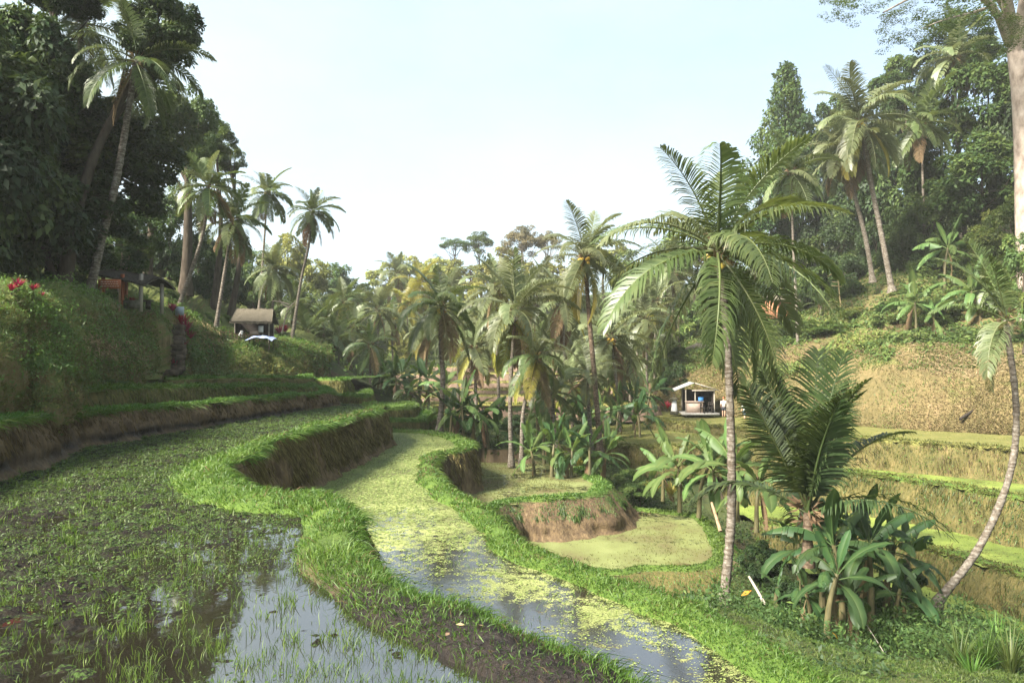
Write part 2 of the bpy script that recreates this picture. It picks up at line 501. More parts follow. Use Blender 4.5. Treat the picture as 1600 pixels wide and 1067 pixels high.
def weed_water_mat(name, weed_stops, mud=(.05, .04, .026), cover_attr='cover', scale=4.0):
    """pond surface: floating weed where cover is high, open water where it is low"""
    m, nt, out = new_mat(name)
    a = attr(nt, cover_attr)
    n1 = noise_tex(nt, scale, 6, .68)
    n2 = noise_tex(nt, 38, 4, .7)
    n3 = noise_tex(nt, .5, 3, .5)
    s = math_n(nt, 'ADD', a, math_n(nt, 'MULTIPLY', math_n(nt, 'SUBTRACT', n1, .5), 2.0))
    s = math_n(nt, 'ADD', s, math_n(nt, 'MULTIPLY', math_n(nt, 'SUBTRACT', n2, .5), 1.7))
    f = ramp(nt, s, [(.46, (0, 0, 0)), (.54, (1, 1, 1))])
    cv = math_n(nt, 'ADD', math_n(nt, 'MULTIPLY', n2, .55), math_n(nt, 'MULTIPLY', n3, .45))
    cw = ramp(nt, cv, weed_stops)
    nb = bump(nt, n2, .7, .02)
    weed = principled(nt, cw, .7, .2, nb)
    wat = principled(nt, (.016, .013, .009), .06, .55, bump(nt, n1, .08, .02))
    wat.inputs['IOR'].default_value = 3.0
    mu = principled(nt, mud, .4, .4, nb)
    mx0 = nt.nodes.new('ShaderNodeMixShader')
    nt.links.new(ramp(nt, n1, [(.56, (0, 0, 0)), (.62, (1, 1, 1))]), mx0.inputs[0])
    nt.links.new(wat.outputs[0], mx0.inputs[1]); nt.links.new(mu.outputs[0], mx0.inputs[2])
    mx = nt.nodes.new('ShaderNodeMixShader')
    nt.links.new(f, mx.inputs[0])
    nt.links.new(mx0.outputs[0], mx.inputs[1]); nt.links.new(weed.outputs[0], mx.inputs[2])
    nt.links.new(mx.outputs[0], out.inputs['Surface'])
    return m
M['pond_two'] = weed_water_mat('pond_two', [(.40, (.065, .065, .028)), (.5, (.15, .17, .055)), (.61, (.28, .30, .11))])
M['pond_four'] = weed_water_mat('pond_four', [(.38, (.095, .062, .036)), (.46, (.11, .105, .042)), (.53, (.135, .155, .052)), (.62, (.19, .205, .08))], (.15, .10, .07))
M['pond_right'] = weed_water_mat('pond_right', [(.40, (.06, .075, .02)), (.5, (.13, .175, .034)), (.61, (.23, .26, .06))], (.10, .10, .03))

# ------------------------------------------------------------------ the lie of the land
def loft_rows(rows):
    return np.array([[P(*q) for q in r] for r in rows])
LEFT = loft_rows([
    [(-200, 690, 12.5), (0, 650, 17.3), (60, 642, 18.4), (98, 634, 20), (120, 615, 23.5), (200, 606, 29.5), (262, 592, 37), (300, 592, 40.5), (360, 590, 43), (410, 590, 46), (466, 590, 50), (500, 592, 58)],
    [(-200, 620, 13.0), (0, 590, 17.6), (62, 580, 18.9), (96, 575, 20.6), (130, 580, 25), (205, 570, 30.5), (268, 566, 38), (300, 562, 42), (360, 558, 45.5), (410, 556, 49), (466, 560, 53), (505, 575, 61)],
    [(-200, 520, 14.5), (0, 512, 18.6), (50, 500, 20.4), (88, 505, 22.5), (140, 520, 27.5), (210, 520, 32.8), (272, 530, 40), (300, 545, 43), (358, 536, 48), (410, 540, 52), (466, 545, 56), (512, 560, 64)],
    [(-200, 440, 17.0), (0, 458, 21), (50, 457, 23.5), (92, 461, 26), (150, 470, 30.5), (215, 480, 36), (278, 496, 43), (300, 505, 46), (352, 520, 52), (410, 531, 56.5), (462, 535, 60), (516, 550, 68)],
    [(-240, 420, 24.0), (-20, 435, 28), (40, 440, 31), (85, 446, 34), (150, 452, 38), (215, 458, 43), (285, 484, 50), (310, 494, 54), (360, 517, 60), (410, 527, 64), (462, 532, 68), (520, 545, 78)],
    [(-300, 360, 40.0), (-60, 380, 46), (10, 385, 50), (70, 390, 54), (150, 400, 58), (225, 410, 64), (300, 440, 72), (330, 455, 76), (380, 480, 82), (425, 495, 86), (475, 505, 92), (530, 515, 110)],
])
RIGHT = loft_rows([
    [(1012, 660, 68), (1080, 652, 65), (1180, 655, 60), (1280, 660, 56), (1400, 664, 51), (1500, 666, 48.5), (1600, 668, 46), (1780, 675, 42)],
    [(1030, 605, 70), (1090, 610, 66.5), (1180, 610, 61.2), (1280, 608, 57.2), (1400, 605, 52.4), (1500, 604, 50), (1600, 604, 47.6), (1780, 604, 43.5)],
    [(1045, 570, 74), (1105, 572, 69), (1180, 572, 63.6), (1280, 566, 59.5), (1400, 560, 54.8), (1500, 556, 52.4), (1600, 556, 50), (1780, 552, 46)],
    [(1060, 552, 79), (1115, 550, 74), (1180, 540, 68), (1280, 532, 63.5), (1400, 522, 59), (1500, 518, 56.5), (1600, 515, 54), (1780, 510, 50)],
    [(1075, 540, 90), (1125, 532, 87), (1190, 510, 82), (1280, 490, 75), (1400, 455, 67), (1500, 450, 65), (1600, 440, 63), (1800, 430, 58)],
    [(1080, 490, 112), (1140, 470, 110), (1215, 445, 104), (1300, 420, 98), (1420, 370, 92), (1520, 350, 90), (1640, 335, 88), (1860, 320, 82)],
])
def _foot(A, dz):
    f = A[0].copy(); f[:, 2] -= dz; f[:, 1] -= .1
    return np.concatenate([f[None], A])
RIGHT = np.concatenate([RIGHT, RIGHT[:, -1:] + np.array([14., -6., 0]), RIGHT[:, -1:] + np.array([30., -16., 0])], 1)
LEFT = _foot(LEFT, 1.2); RIGHT = _foot(RIGHT, 1.5)
T1Z, T2Z, T3Z, T4Z, T5Z = 0.0, -1.8, -3.7, -5.1, -5.9
R0Z, RCZ, R1Z, R2Z, R3Z = -2.6, -3.15, -4.4, -6.7, -8.4
def Gs(lst, z): return np.array([G(a, b, z) for a, b in lst])
def Ps(lst): return np.array([P(*q) for q in lst])
W3 = lambda lst, z: np.array([(a, b, z) for a, b in lst], float)

t1_crest = np.vstack([W3([(3.2, 1.0), (2.3, 3.2)], .15), Gs([(1000, 1058), (850, 1000), (740, 950), (650, 922), (595, 893), (556, 855), (552, 806), (530, 782), (490, 772), (430, 766), (378, 749), (348, 730), (376, 716), (398, 706), (404, 695), (482, 669), (576, 643)], .15), [[-6.6, 35.2, .15]], [[-7.6, 38.0, .15]]])
t1_poly = np.vstack([t1_crest[:, :2], [(-10.5, 39.5), (-12.8, 27), (-14.5, 20), (-15.5, 10), (-15.5, .4), (3.2, .4)]])
t2_crest = np.vstack([W3([(5.4, 3.0), (4.9, 6.5)], -1.65), Gs([(1290, 1060), (1200, 1004), (1120, 960), (1040, 928), (940, 893), (830, 852), (792, 822), (764, 797), (742, 782), (716, 772), (698, 759), (686, 741), (678, 723), (689, 708), (727, 702), (737, 695)], -1.65), W3([(-2.6, 37), (-4.6, 40.2), (-7.5, 41.5)], -1.65)])
t2_poly = np.vstack([t2_crest[:, :2], [(-11, 41), (-11, 15), (-5, 6), (0, 2)]])
t3_crest = np.vstack([Gs([(752, 800), (785, 784), (820, 779), (862, 777), (905, 774), (935, 771), (946, 764), (944, 752)], -3.55), W3([(4.0, 39)], -3.55)])
t3_poly = np.vstack([t3_crest[:, :2], [(3.5, 41), (-4, 42), (-5, 30), (-3, 22)]])
t4_crest = Gs([(800, 850), (850, 868), (900, 884), (960, 893), (1010, 886), (1080, 886), (1124, 876), (1132, 852), (1117, 820), (1085, 803), (1010, 793), (950, 788)], -5.0)
t4_poly = np.vstack([t4_crest[:, :2], [(3.5, 40), (-3, 37), (-2, 24)]])
t5_poly = Gs([(985, 900), (1050, 925), (1120, 932), (1142, 908), (1120, 870), (990, 870)], T5Z)[:, :2]
u1_crest = Ps([(-260, 700, 10.5), (-100, 672, 13), (0, 656, 15.3), (60, 648, 17.3), (110, 643, 19.6), (170, 640, 21.5), (300, 630, 25.5), (420, 620, 31), (500, 613, 36), (518, 611, 38), (510, 604, 44)])
u1_poly = np.vstack([u1_crest[:, :2], [(-17, 48), (-22, 30), (-24, 18), (-20, 10)]])
u2_crest = Ps([(104, 612, 22.5), (112, 607, 23), (190, 604, 25.3), (310, 601, 29.2), (400, 601, 33.5), (480, 602, 38.5), (492, 602, 40), (490, 598, 45)])
u2_poly = np.vstack([u2_crest[:, :2], [(-15, 50), (-24, 40), (-24, 28)]])
u3_crest = Ps([(258, 592, 35), (300, 590, 36), (380, 588, 39), (450, 589, 42), (484, 590, 44), (486, 586, 49)])
u3_poly = np.vstack([u3_crest[:, :2], [(-16, 54), (-25, 45)]])
f1_crest = Ps([(440, 592, 50), (498, 592, 49), (540, 592, 49), (546, 590, 53)])
f1_poly = np.vstack([f1_crest[:, :2], [(-12, 66), (-18, 60)]])
f2_crest = Ps([(500, 616, 44), (540, 616, 42.5), (572, 618, 42), (580, 614, 48), (578, 609, 54)])
f2_poly = np.vstack([f2_crest[:, :2], [(-14, 58), (-16, 44)]])
f3_crest = Ps([(560, 640, 46), (600, 639, 45.5), (645, 636, 47), (652, 631, 52), (640, 626, 58)])
f3_poly = np.vstack([f3_crest[:, :2], [(-14, 62), (-14, 46)]])
f4_crest = Ps([(560, 655, 43), (620, 656, 42.5), (668, 656, 43), (676, 648, 47), (668, 642, 52)])
f4_poly = np.vstack([f4_crest[:, :2], [(-12, 56), (-12, 44)]])
far_crests = []
for (y, d, xa, xb, bow) in [(632, 60, 655, 1030, 3), (618, 66, 640, 1030, 4), (608, 71, 640, 1020, 4), (597, 77, 620, 1030, 5), (583, 85, 590, 1050, 6), (572, 93, 570, 1050, 8)]:
    xs = np.linspace(xa, xb, 8)
    far_crests.append(Ps([(x, y + .8 * math.sin(x * .03), d + bow * ((x - (xa + xb) / 2) / ((xb - xa) / 2)) ** 2 + 1.2 * math.sin(x * .021 + d)) for x in xs]))
r0_crest = np.vstack([[P(1012, 648, 70)], Gs([(1020, 656), (1060, 660), (1130, 667), (1250, 675), (1350, 684), (1500, 694), (1620, 703), (1800, 716)], R0Z + .1)])
r0_crest = np.vstack([r0_crest, r0_crest[-1:] + np.array([[9., -4., 0]]), r0_crest[-1:] + np.array([[20., -11., 0]])])
r0_poly = np.vstack([r0_crest[:, :2], [(66, 40), (50, 52), (10, 75)]])
rc_crest = Gs([(880, 690), (905, 693), (960, 695), (1040, 697), (1130, 696), (1230, 695), (1300, 691), (1345, 684)], RCZ + .1)
rc_poly = np.vstack([rc_crest[:, :2], [(27, 52), (26, 60), (4, 62), (3, 52)]])
r1_crest = Gs([(990, 716), (1080, 722), (1180, 727), (1270, 731), (1345, 738), (1450, 752), (1530, 765), (1620, 781), (1800, 815)], R1Z + .1)
r1_crest = np.vstack([r1_crest, r1_crest[-1:] + np.array([[9., -4., 0]]), r1_crest[-1:] + np.array([[20., -11., 0]])])
r1_poly = np.vstack([r1_crest[:, :2], [(62, 36), (45, 48), (6, 56)]])
r2_crest = Gs([(1180, 812), (1280, 822), (1360, 832), (1408, 845), (1500, 868), (1600, 897), (1750, 940)], R2Z + .1)
r2_crest = np.vstack([r2_crest, r2_crest[-1:] + np.array([[9., -4., 0]]), r2_crest[-1:] + np.array([[20., -11., 0]])])
r2_poly = np.vstack([r2_crest[:, :2], [(56, 28), (40, 40), (12, 48)]])
r3_crest = Gs([(1380, 935), (1456, 955), (1530, 975), (1600, 998), (1750, 1050)], R3Z + .1)
r3_crest = np.vstack([r3_crest, r3_crest[-1:] + np.array([[9., -4., 0]]), r3_crest[-1:] + np.array([[20., -11., 0]])])
r3_poly = np.vstack([r3_crest[:, :2], [(52, 22), (38, 34), (14, 40)]])

ctrl = [(0, 3, -2.6), (-6, 5, -2.4), (-14, 8, -1), (-6, 15, -2.4), (-9, 25, -2), (-22, 14, 0), (-13, 32, -.6), (0, 12, -2.8), (-2, 25, -4.6), (-6, 37, -2.8), (3, 8, -2.6), (4.3, 8.6, -2.3),
        (-1, 31, -5), (2.5, 33, -5.2), (5, 28, -6.2), (9, 31, -6.4), (9.2, 27, -6.1), (6, 25.5, -6.4),
        tuple(P(1135, 950, 22)), tuple(P(1200, 960, 21)), tuple(P(1330, 1006, 20)), tuple(P(1290, 1018, 18.5)), tuple(P(1350, 1040, 15)), tuple(P(1460, 946, 22)), tuple(P(1400, 985, 21)), tuple(P(1170, 975, 16)), tuple(P(1240, 1010, 13.5)),
        tuple(P(1400, 1068, 13.5)), tuple(P(1520, 1050, 17)), tuple(P(1600, 1075, 14.5)), tuple(P(1600, 1010, 20)), (13, 26, -9.6), (18, 22, -9.4), (24, 16, -8.5), (9, 34, -8), (7, 38, -7.4),
        (26, 34, -7.6), (24, 41, -6), (30, 46, -4), (14, 45, -5.2), (12, 52, -4.2), (18, 56, -3.6), (40, 38, -4),
        tuple(P(800, 728, 39)), tuple(P(700, 690, 42)), tuple(P(870, 745, 38)), tuple(P(940, 752, 37)), tuple(P(1000, 745, 38)), tuple(P(830, 690, 47)), tuple(P(950, 690, 50)), tuple(P(760, 660, 52)), tuple(P(900, 650, 60)),
        tuple(P(1090, 800, 32)), tuple(P(1160, 850, 27)),
        (-10, 46, -1.0), (-8, 56, -1.5), (-2, 56, -3), (-13, 62, 0),
        tuple(P(500, 604, 80)), tuple(P(600, 604, 85)), tuple(P(560, 612, 70)), tuple(P(740, 592, 92)), tuple(P(900, 590, 92)), tuple(P(1000, 590, 92)), tuple(P(1010, 545, 104)), tuple(P(740, 545, 112)), tuple(P(560, 565, 112)),
        tuple(P(880, 520, 122)), tuple(P(650, 510, 130)), tuple(P(520, 500, 140)), tuple(P(800, 475, 150)), tuple(P(640, 470, 165)), tuple(P(950, 460, 150)), tuple(P(1060, 450, 150)),
        (0, 210, 14), (-70, 190, 20), (70, 190, 28), (-130, 120, 40), (130, 120, 46), (0, 260, 18), (-140, 250, 30), (150, 250, 44), (-120, 20, 24), (-60, -5, 14), (30, 0, -6), (60, 0, -4), (100, 40, 20), (140, 0, 20), (10, 0, -3.4), (0, -10, -2.4), (-30, -8, 3), (60, -10, 0)]
for L, dz in ((LEFT, -.9), (RIGHT, -1.0)):
    for r in range(L.shape[0]):
        for c in range(0, L.shape[1], 2 if r not in (1, 4) else 1):
            ctrl.append(tuple(L[r, c] + np.array([0, 0, dz])))
ctrl = np.array(ctrl, float)
def _tps(r2): return np.where(r2 > 1e-9, .5 * r2 * np.log(r2 + 1e-12), 0)
_n = len(ctrl)
_K = _tps(((ctrl[:, None, :2] - ctrl[None, :, :2]) ** 2).sum(-1)) + np.eye(_n) * 2.0
_Pm = np.hstack([np.ones((_n, 1)), ctrl[:, :2]])
_A = np.zeros((_n + 3, _n + 3)); _A[:_n, :_n] = _K; _A[:_n, _n:] = _Pm; _A[_n:, :_n] = _Pm.T
_w = np.linalg.solve(_A, np.concatenate([ctrl[:, 2], np.zeros(3)]))
TERR = [(t1_poly, T1Z), (t2_poly, T2Z), (t3_poly, T3Z), (t4_poly, T4Z), (t5_poly, T5Z), (u1_poly, .7), (u2_poly, 1.0), (u3_poly, 1.2), (f1_poly, .8), (f2_poly, .2), (f3_poly, -1.0), (f4_poly, -1.6),
        (r0_poly, R0Z), (rc_poly, RCZ), (r1_poly, R1Z), (r2_poly, R2Z), (r3_poly, R3Z)]
def base_z(x, y):
    x = np.asarray(x, float); y = np.asarray(y, float)
    sh = x.shape
    q = np.stack([x.ravel(), y.ravel()], -1)
    z = np.empty(len(q))
    for k in range(0, len(q), 20000):
        s = q[k:k + 20000]
        z[k:k + 20000] = _tps(((s[:, None] - ctrl[None, :, :2]) ** 2).sum(-1)) @ _w[:_n] + _w[_n] + s @ _w[_n + 1:]
    p3 = col3(q[:, 0], q[:, 1])
    z = z + .25 * fbm(p3 * .35, 3, 4) + .07 * fbm(p3 * 1.6, 9, 3)
    for poly, zt in TERR:
        ins = inside(q[:, 0], q[:, 1], poly)
        z = np.where(ins, np.minimum(z, zt - .45), z)
    return z.reshape(sh)

def warp(lo, hi, fine_lo, fine_hi, fine, grow):
    out = list(np.arange(fine_lo, fine_hi, fine))
    s, v = fine, fine_hi
    while v < hi:
        out.append(v); s = min(s * grow, 5); v += s
    s, v = fine, fine_lo
    while v > lo:
        s = min(s * grow, 5); v -= s; out.insert(0, v)
    return np.array(out)
gx = warp(-190, 190, -4, 20, .28, 1.045)
gy = warp(-14, 300, 5, 42, .28, 1.03)
GXX, GYY = np.meshgrid(gx, gy, indexing='ij')
GZZ = base_z(GXX, GYY)
_nz = np.gradient(GZZ, gx, axis=0) ** 2 + np.gradient(GZZ, gy, axis=1) ** 2
top_attr = np.clip(1.15 - np.sqrt(_nz) * .75, 0, 1)
tag(obj('terrain', mesh('terrain', np.stack([GXX, GYY, GZZ], -1), grid_faces(len(gx), len(gy)), M['terrain'], {'top': top_attr.ravel()}, True)), kind='structure')
def zat(x, y):
    i = np.clip(np.searchsorted(gx, x) - 1, 0, len(gx) - 2); j = np.clip(np.searchsorted(gy, y) - 1, 0, len(gy) - 2)
    u = (x - gx[i]) / (gx[i + 1] - gx[i]); v = (y - gy[j]) / (gy[j + 1] - gy[j])
    return (GZZ[i, j] * (1 - u) + GZZ[i + 1, j] * u) * (1 - v) + (GZZ[i, j + 1] * (1 - u) + GZZ[i + 1, j + 1] * u) * v

# lofted hillsides
def cubic_resample(A, n, axis):
    A = np.moveaxis(A, axis, 0)
    k = A.shape[0]
    u = np.linspace(0, k - 1, n)
    i = np.clip(np.floor(u).astype(int), 0, k - 2)
    t = (u - i).reshape(-1, *([1] * (A.ndim - 1)))
    p = np.concatenate([2 * A[:1] - A[1:2], A, 2 * A[-1:] - A[-2:-1]])
    p0, p1, p2, p3 = p[i], p[i + 1], p[i + 2], p[i + 3]
    r = .5 * (2 * p1 + (p2 - p0) * t + (2 * p0 - 5 * p1 + 4 * p2 - p3) * t ** 2 + (3 * p1 - p0 - 3 * p2 + p3) * t ** 3)
    return np.moveaxis(r, 0, axis)
def hillside(name, rows, nr, nc, mat, amp, seed, topfun, freq=.5, ridge=0.0):
    A = cubic_resample(cubic_resample(rows, nc, 1), nr, 0)
    du = np.gradient(A, axis=0); dv = np.gradient(A, axis=1)
    nm = norm(np.cross(dv, du))
    nm = np.where(nm[..., 2:3] < 0, -nm, nm)
    d = amp * (fbm(A * np.array([freq, freq, freq * .55]), seed, 5, .55)) + amp * .5 * np.abs(fbm(A * freq * 2.2, seed + 40, 3))
    if ridge:
        q = A @ np.array([[.32, .1, 0], [.12, .30, 0], [.22, .1, .08]])
        rd = 1 - np.abs(fbm(q * 1.0, seed + 90, 2)) * 1.8
        d = d + ridge * rd * np.clip((1.1 - nm[..., 2]) * 1.6, 0, 1)
    A = A + nm * d[..., None]
    du = np.gradient(A, axis=0); dv = np.gradient(A, axis=1)
    nm = norm(np.cross(dv, du)); nm = np.where(nm[..., 2:3] < 0, -nm, nm)
    o = obj(name, mesh(name, A, grid_faces(nr, nc), mat, {'top': topfun(A, nm).ravel()}, True))
    tag(o, kind='structure')
    return A, nm
LG, LN = hillside('hillside_left', LEFT, 130, 260, M['slope_left'], .42, 5, lambda A, n: np.clip(n[..., 2] * 1.2 + .12 + .35 * fbm(A * .8, 77, 3), 0, 1), .55, .45)
RG, RN = hillside('hillside_right', RIGHT, 110, 280, M['slope_right'], .32, 8, lambda A, n: np.clip((n[..., 2] - .55) * 1.6 + .2 * fbm(A * .4, 78, 3), 0, 1), .3)

def _proj(A):
    q = A.reshape(-1, 3) - CAM
    c, sn = math.cos(PITCH), math.sin(PITCH)
    f = q[:, 1] * c + q[:, 2] * sn; u = -q[:, 1] * sn + q[:, 2] * c
    return CX + F_PIX * q[:, 0] / f, CY - F_PIX * u / f
_lpx, _lpy = _proj(LG)
def snap_left(px, py):
    d2 = (_lpx - px) ** 2 + (_lpy - py) ** 2
    d2 = np.where(LG.reshape(-1, 3)[:, 1] > 15, d2, 1e9)
    k = np.where(d2 < 20)[0]
    if not len(k): k = np.argsort(d2)[:4]
    A = LG.reshape(-1, 3)[k]
    return A[np.argmin(A[:, 1])].copy()
STEPS = np.array([snap_left(266 + 15 * t + 4 * math.sin(t * 5), 590 - 80 * t) for t in np.linspace(0, 1, 18)])
def off_steps(p):
    d2 = ((p[:, None, :2] - STEPS[None, :, :2]) ** 2).sum(-1).min(1)
    return d2 > .36
_hs = np.concatenate([LG.reshape(-1, 3), RG.reshape(-1, 3)])
def ground_z(x, y):
    z = float(zat(np.array(x), np.array(y)))
    d2 = (_hs[:, 0] - x) ** 2 + (_hs[:, 1] - y) ** 2
    k = np.where(d2 < .8)[0]
    if len(k): z = max(z, float(_hs[k, 2].max()))
    return z
# ------------------------------------------------------------------ terraces
def resample(pts, ds):
    L = np.linalg.norm(np.diff(np.asarray(pts), axis=0), axis=1).sum()
    return catmull(pts, max(6, int(L / ds)))
def side_normals(c, smooth=5):
    t = np.gradient(c[:, :2], axis=0)
    for _ in range(smooth):
        p = np.vstack([t[:1], t, t[-1:]])
        t = (p[:-2] + p[1:-1] * 2 + p[2:]) / 4
    t = norm(t)
    return np.stack([t[:, 1], -t[:, 0]], -1)
def bank(name, crest, zbot, mat, ds=.15, batter=.35, bund=.55, bh=.18, wob=.10, rows=10, seed=1, crest_noise=.08, mudside=False, wetbase=0.0):
    c = resample(crest, ds)
    n2 = side_normals(c)
    wv = np.interp(np.linspace(0, 1, len(c)), np.linspace(0, 1, len(bund)), bund) if not np.isscalar(bund) else np.full(len(c), bund)
    wv = wv * (1 + .22 * fbm(col3(np.arange(len(c)) * ds * .7, np.zeros(len(c))), seed + 3, 3))
    s = np.concatenate([[0], np.cumsum(np.linalg.norm(np.diff(c[:, :2], axis=0), axis=1))])
    cn = crest_noise * fbm(col3(s * .9, s * 0, s * 0 + seed), seed, 3)
    mv = np.zeros(len(c)) if mudside is False else np.interp(np.linspace(0, 1, len(c)), np.linspace(0, 1, len(mudside)), mudside)
    prof = [(-1.0, -.14, -bh - .22, .6), (-1.0, 0, -bh * .85, .8), (-.85, 0, -bh * .45, .9), (-.68, 0, -bh * .1, 1.), (-.4, 0, .02, 1.), (0, -.12, .02, 1.), (0, 0.0, -.03, .9)]
    NP = len(prof) - 1
    V, top = [], []
    for k, (ow, off, dz, tp) in enumerate(prof):
        lump = .035 * fbm(np.column_stack([c[:, :2] * 2.2, np.full(len(c), ow * 2.)]), seed + 13, 3) * (1 if 0 < k < NP else 0)
        lump = lump + mv * .05 * fbm(np.column_stack([c[:, :2] * 6, np.full(len(c), ow * 3.)]), seed + 15, 3) * (1 if k < 5 else 0)
        V.append(np.column_stack([c[:, :2] + n2 * (ow * wv + off + cn * .6)[:, None], c[:, 2] + dz + cn * .35 + lump])); top.append(np.clip(tp - (mv * 1.6 if k < 4 else mv * .5), 0, 1))
    zb = np.broadcast_to(zbot, (len(c),)) if np.isscalar(zbot) else np.interp(np.linspace(0, 1, len(c)), np.linspace(0, 1, len(zbot)), zbot)
    H = c[:, 2] - zb
    for k in range(1, rows + 1):
        t = k / rows
        z = c[:, 2] - .03 - H * t
        p = np.column_stack([c[:, :2], z])
        d = wob * 1.5 * (fbm(p * np.array([1.1, 1.1, .6]), seed, 5, .62) + .55 * fbm(p * np.array([5, 5, 2.4]), seed + 7, 3, .6)) * min(1, t * 3)
        und = -.10 * math.exp(-((t - .72) / .10) ** 2) + .08 * math.exp(-((t - .9) / .1) ** 2)
        V.append(np.column_stack([c[:, :2] + n2 * (.02 + batter * (t ** .85) + d + cn * .6 + und)[:, None], z]))
        top.append(np.full(len(c), .4 * max(0, 1 - t * 5)))
    V = np.array(V); top = np.array(top)
    wet = np.clip(mv[None, :] * np.interp(np.arange(len(V)), [0, 3, 5, 7], [3.0, 2.6, 1.2, 0])[:, None] * (1 + .4 * fbm(V * 3, seed + 31, 2)), 0, 1)
    if wetbase:
        tr = np.clip((np.arange(len(V)) - NP) / rows, 0, 1)[:, None]
        wet = np.maximum(wet, np.clip(wetbase * np.exp(-((tr - .68) / .13) ** 2) * (1.1 + fbm(V * np.array([.7, .7, 3]), seed + 33, 3)), 0, 1))
    o = obj(name, mesh(name, V, grid_faces(len(V), len(c)), mat, {'top': top.ravel(), 'wet': wet.ravel()}, True))
    tag(o, kind='structure')
    return dict(c=c, n=n2, H=H, wv=wv, bh=bh, batter=batter, V=V, NP=NP, mv=mv)
def surface(name, poly, z, mat, sp, cover=None, zf=None):
    poly = np.asarray(poly)
    x0, y0 = poly.min(0); x1, y1 = poly.max(0)
    xs = np.arange(x0, x1 + sp, sp); ys = np.arange(y0, y1 + sp, sp)
    X, Y = np.meshgrid(xs, ys, indexing='ij')
    Z = zf(X, Y) if zf else np.full(X.shape, z)
    f = grid_faces(len(xs), len(ys))
    cx = X.ravel()[f].mean(1); cy = Y.ravel()[f].mean(1)
    f = f[inside(cx, cy, poly)]
    used, inv = np.unique(f, return_inverse=True)
    f = inv.reshape(f.shape)
    at = {'top': np.ones(len(used))}
    if cover is not None:
        at['cover'] = cover(X, Y).ravel()[used]
    o = obj(name, mesh(name, np.stack([X, Y, Z], -1).reshape(-1, 3)[used], f, mat, at, True))
    return tag(o, kind='structure')
def plane_fit(c, dz):
    A = np.column_stack([c[:, 0], c[:, 1], np.ones(len(c))])
    k = np.linalg.lstsq(A, c[:, 2], rcond=None)[0]
    return lambda X, Y: X * k[0] + Y * k[1] + k[2] + dz + .05 * fbm(col3(X, Y) * .8, 4, 3)

B1 = bank('terrace_bank', t1_crest, -2.0, M['bank'], .075, .55, np.array([.5, .5, .55, .6, .75, 1.0, 1.05, .8, .6, .6, .7, .7, .7, .7, .7]), .16, .10, 26, 11, .10, np.array([1, 1, .9, .25, 0, 0, 0, 0, 0, 0, 0, 0, 0, 0, 0]))
B2 = bank('terrace_bank', t2_crest, np.array([-2.6, -2.8, -3.2, -3.6, -4.2, -5, -6, -6, -5.4, -5, -4, -4, -4, -4, -4, -4, -4, -3, -3]), M['bank'], .12, .55, .7, .18, .10, 12, 21)
B3 = bank('terrace_bank', t3_crest, -5.4, M['bank'], .14, 1.7, .6, .16, .13, 12, 31)
B4 = bank('terrace_bank', t4_crest, -6.1, M['bank_mossy'], .15, 1.1, .5, .10, .1, 8, 41)
BU1 = bank('terrace_bank', u1_crest, -.15, M['bank'], .12, .5, .9, .14, .12, 14, 51, .08, False, .9)
BU2 = bank('terrace_bank', u2_crest, .45, M['bank_mossy'], .15, .25, .8, .12, .07, 8, 61)
BU3 = bank('terrace_bank', u3_crest, .9, M['bank_mossy'], .18, .2, .8, .1, .06, 6, 71)
BF = [bank('terrace_bank', c, zb, M['bank_mossy'], .25, .3, .8, .1, .12, 7, 81 + i) for i, (c, zb) in enumerate(((f1_crest, -.4), (f2_crest, -1.2), (f3_crest, -2.2), (f4_crest, -2.6)))]
BFAR = [bank('far_terrace_bank', c, c[:, 2].min() - 1.3, M['far_bank'], .5, .5, 1.6, .1, .15, 5, 91 + i) for i, c in enumerate(far_crests)]
BR0 = bank('terrace_bank', r0_crest, np.array([RCZ - .3] * 5 + [RCZ - .8] + [R1Z - .5] * 9), M['bank_dry'], .25, .7, 1.0, .12, .14, 6, 101)
BRC = bank('terrace_bank', rc_crest, R1Z - .5, M['bank_dry'], .25, .8, 1.0, .12, .16, 7, 102)
BR1 = bank('terrace_bank', r1_crest, R2Z - .6, M['bank_mossy'], .2, .9, 1.0, .12, .2, 10, 103)
BR2 = bank('terrace_bank', r2_crest, R3Z - .8, M['bank_mossy'], .18, .9, 1.0, .12, .2, 10, 104)
BR3 = bank('terrace_bank', r3_crest, -10.5, M['bank_mossy'], .18, 1.0, .9, .12, .2, 8, 105)

# first paddy: mud heaving out of shallow water
surface('paddy_water', t1_poly, T1Z - .03, M['water'], 1.0)
def mud_z(X, Y):
    p = col3(X, Y)
    big = fbm(p * .33, 201, 3)
    z = .018 * fbm(p * 1.1, 202, 3, .55) + .026 * fbm(p * 5.0, 203, 3, .6) + .034 * fbm(p * 11.0, 205, 2, .7) + .012 * big
    # deeper by the inner foot of the near bank, shallower to the back
    wet = np.exp(-(((X + .9) / 2.2) ** 2 + ((Y - 6.0) / 2.6) ** 2)) + .75 * np.exp(-(((X + 2.9) / .9) ** 2 + ((Y - 9.3) / 1.7) ** 2))
    return T1Z - .036 + z - .045 * wet + .03 * np.clip((Y - 12) / 10, 0, 1) + .014 * np.clip((-X - 3) / 4, 0, 1)
surface('paddy_mud', t1_poly, 0, M['mud'], .055, None, mud_z)
def cover_two(X, Y):
    p = col3(X, Y)
    # along the paddy: open water in the middle reach, weed to the far end and along the outer edge
    far = np.clip((Y - 15) / 7, 0, 1)
    edge = np.clip((X - (6.2 - Y * .31)) / 1.6, 0, 1)
    return .33 + .60 * far + .42 * edge * (1 - far) + .34 * fbm(p * .6, 301, 3)
surface('paddy_water', t2_poly, T2Z, M['pond_two'], .35, cover_two)
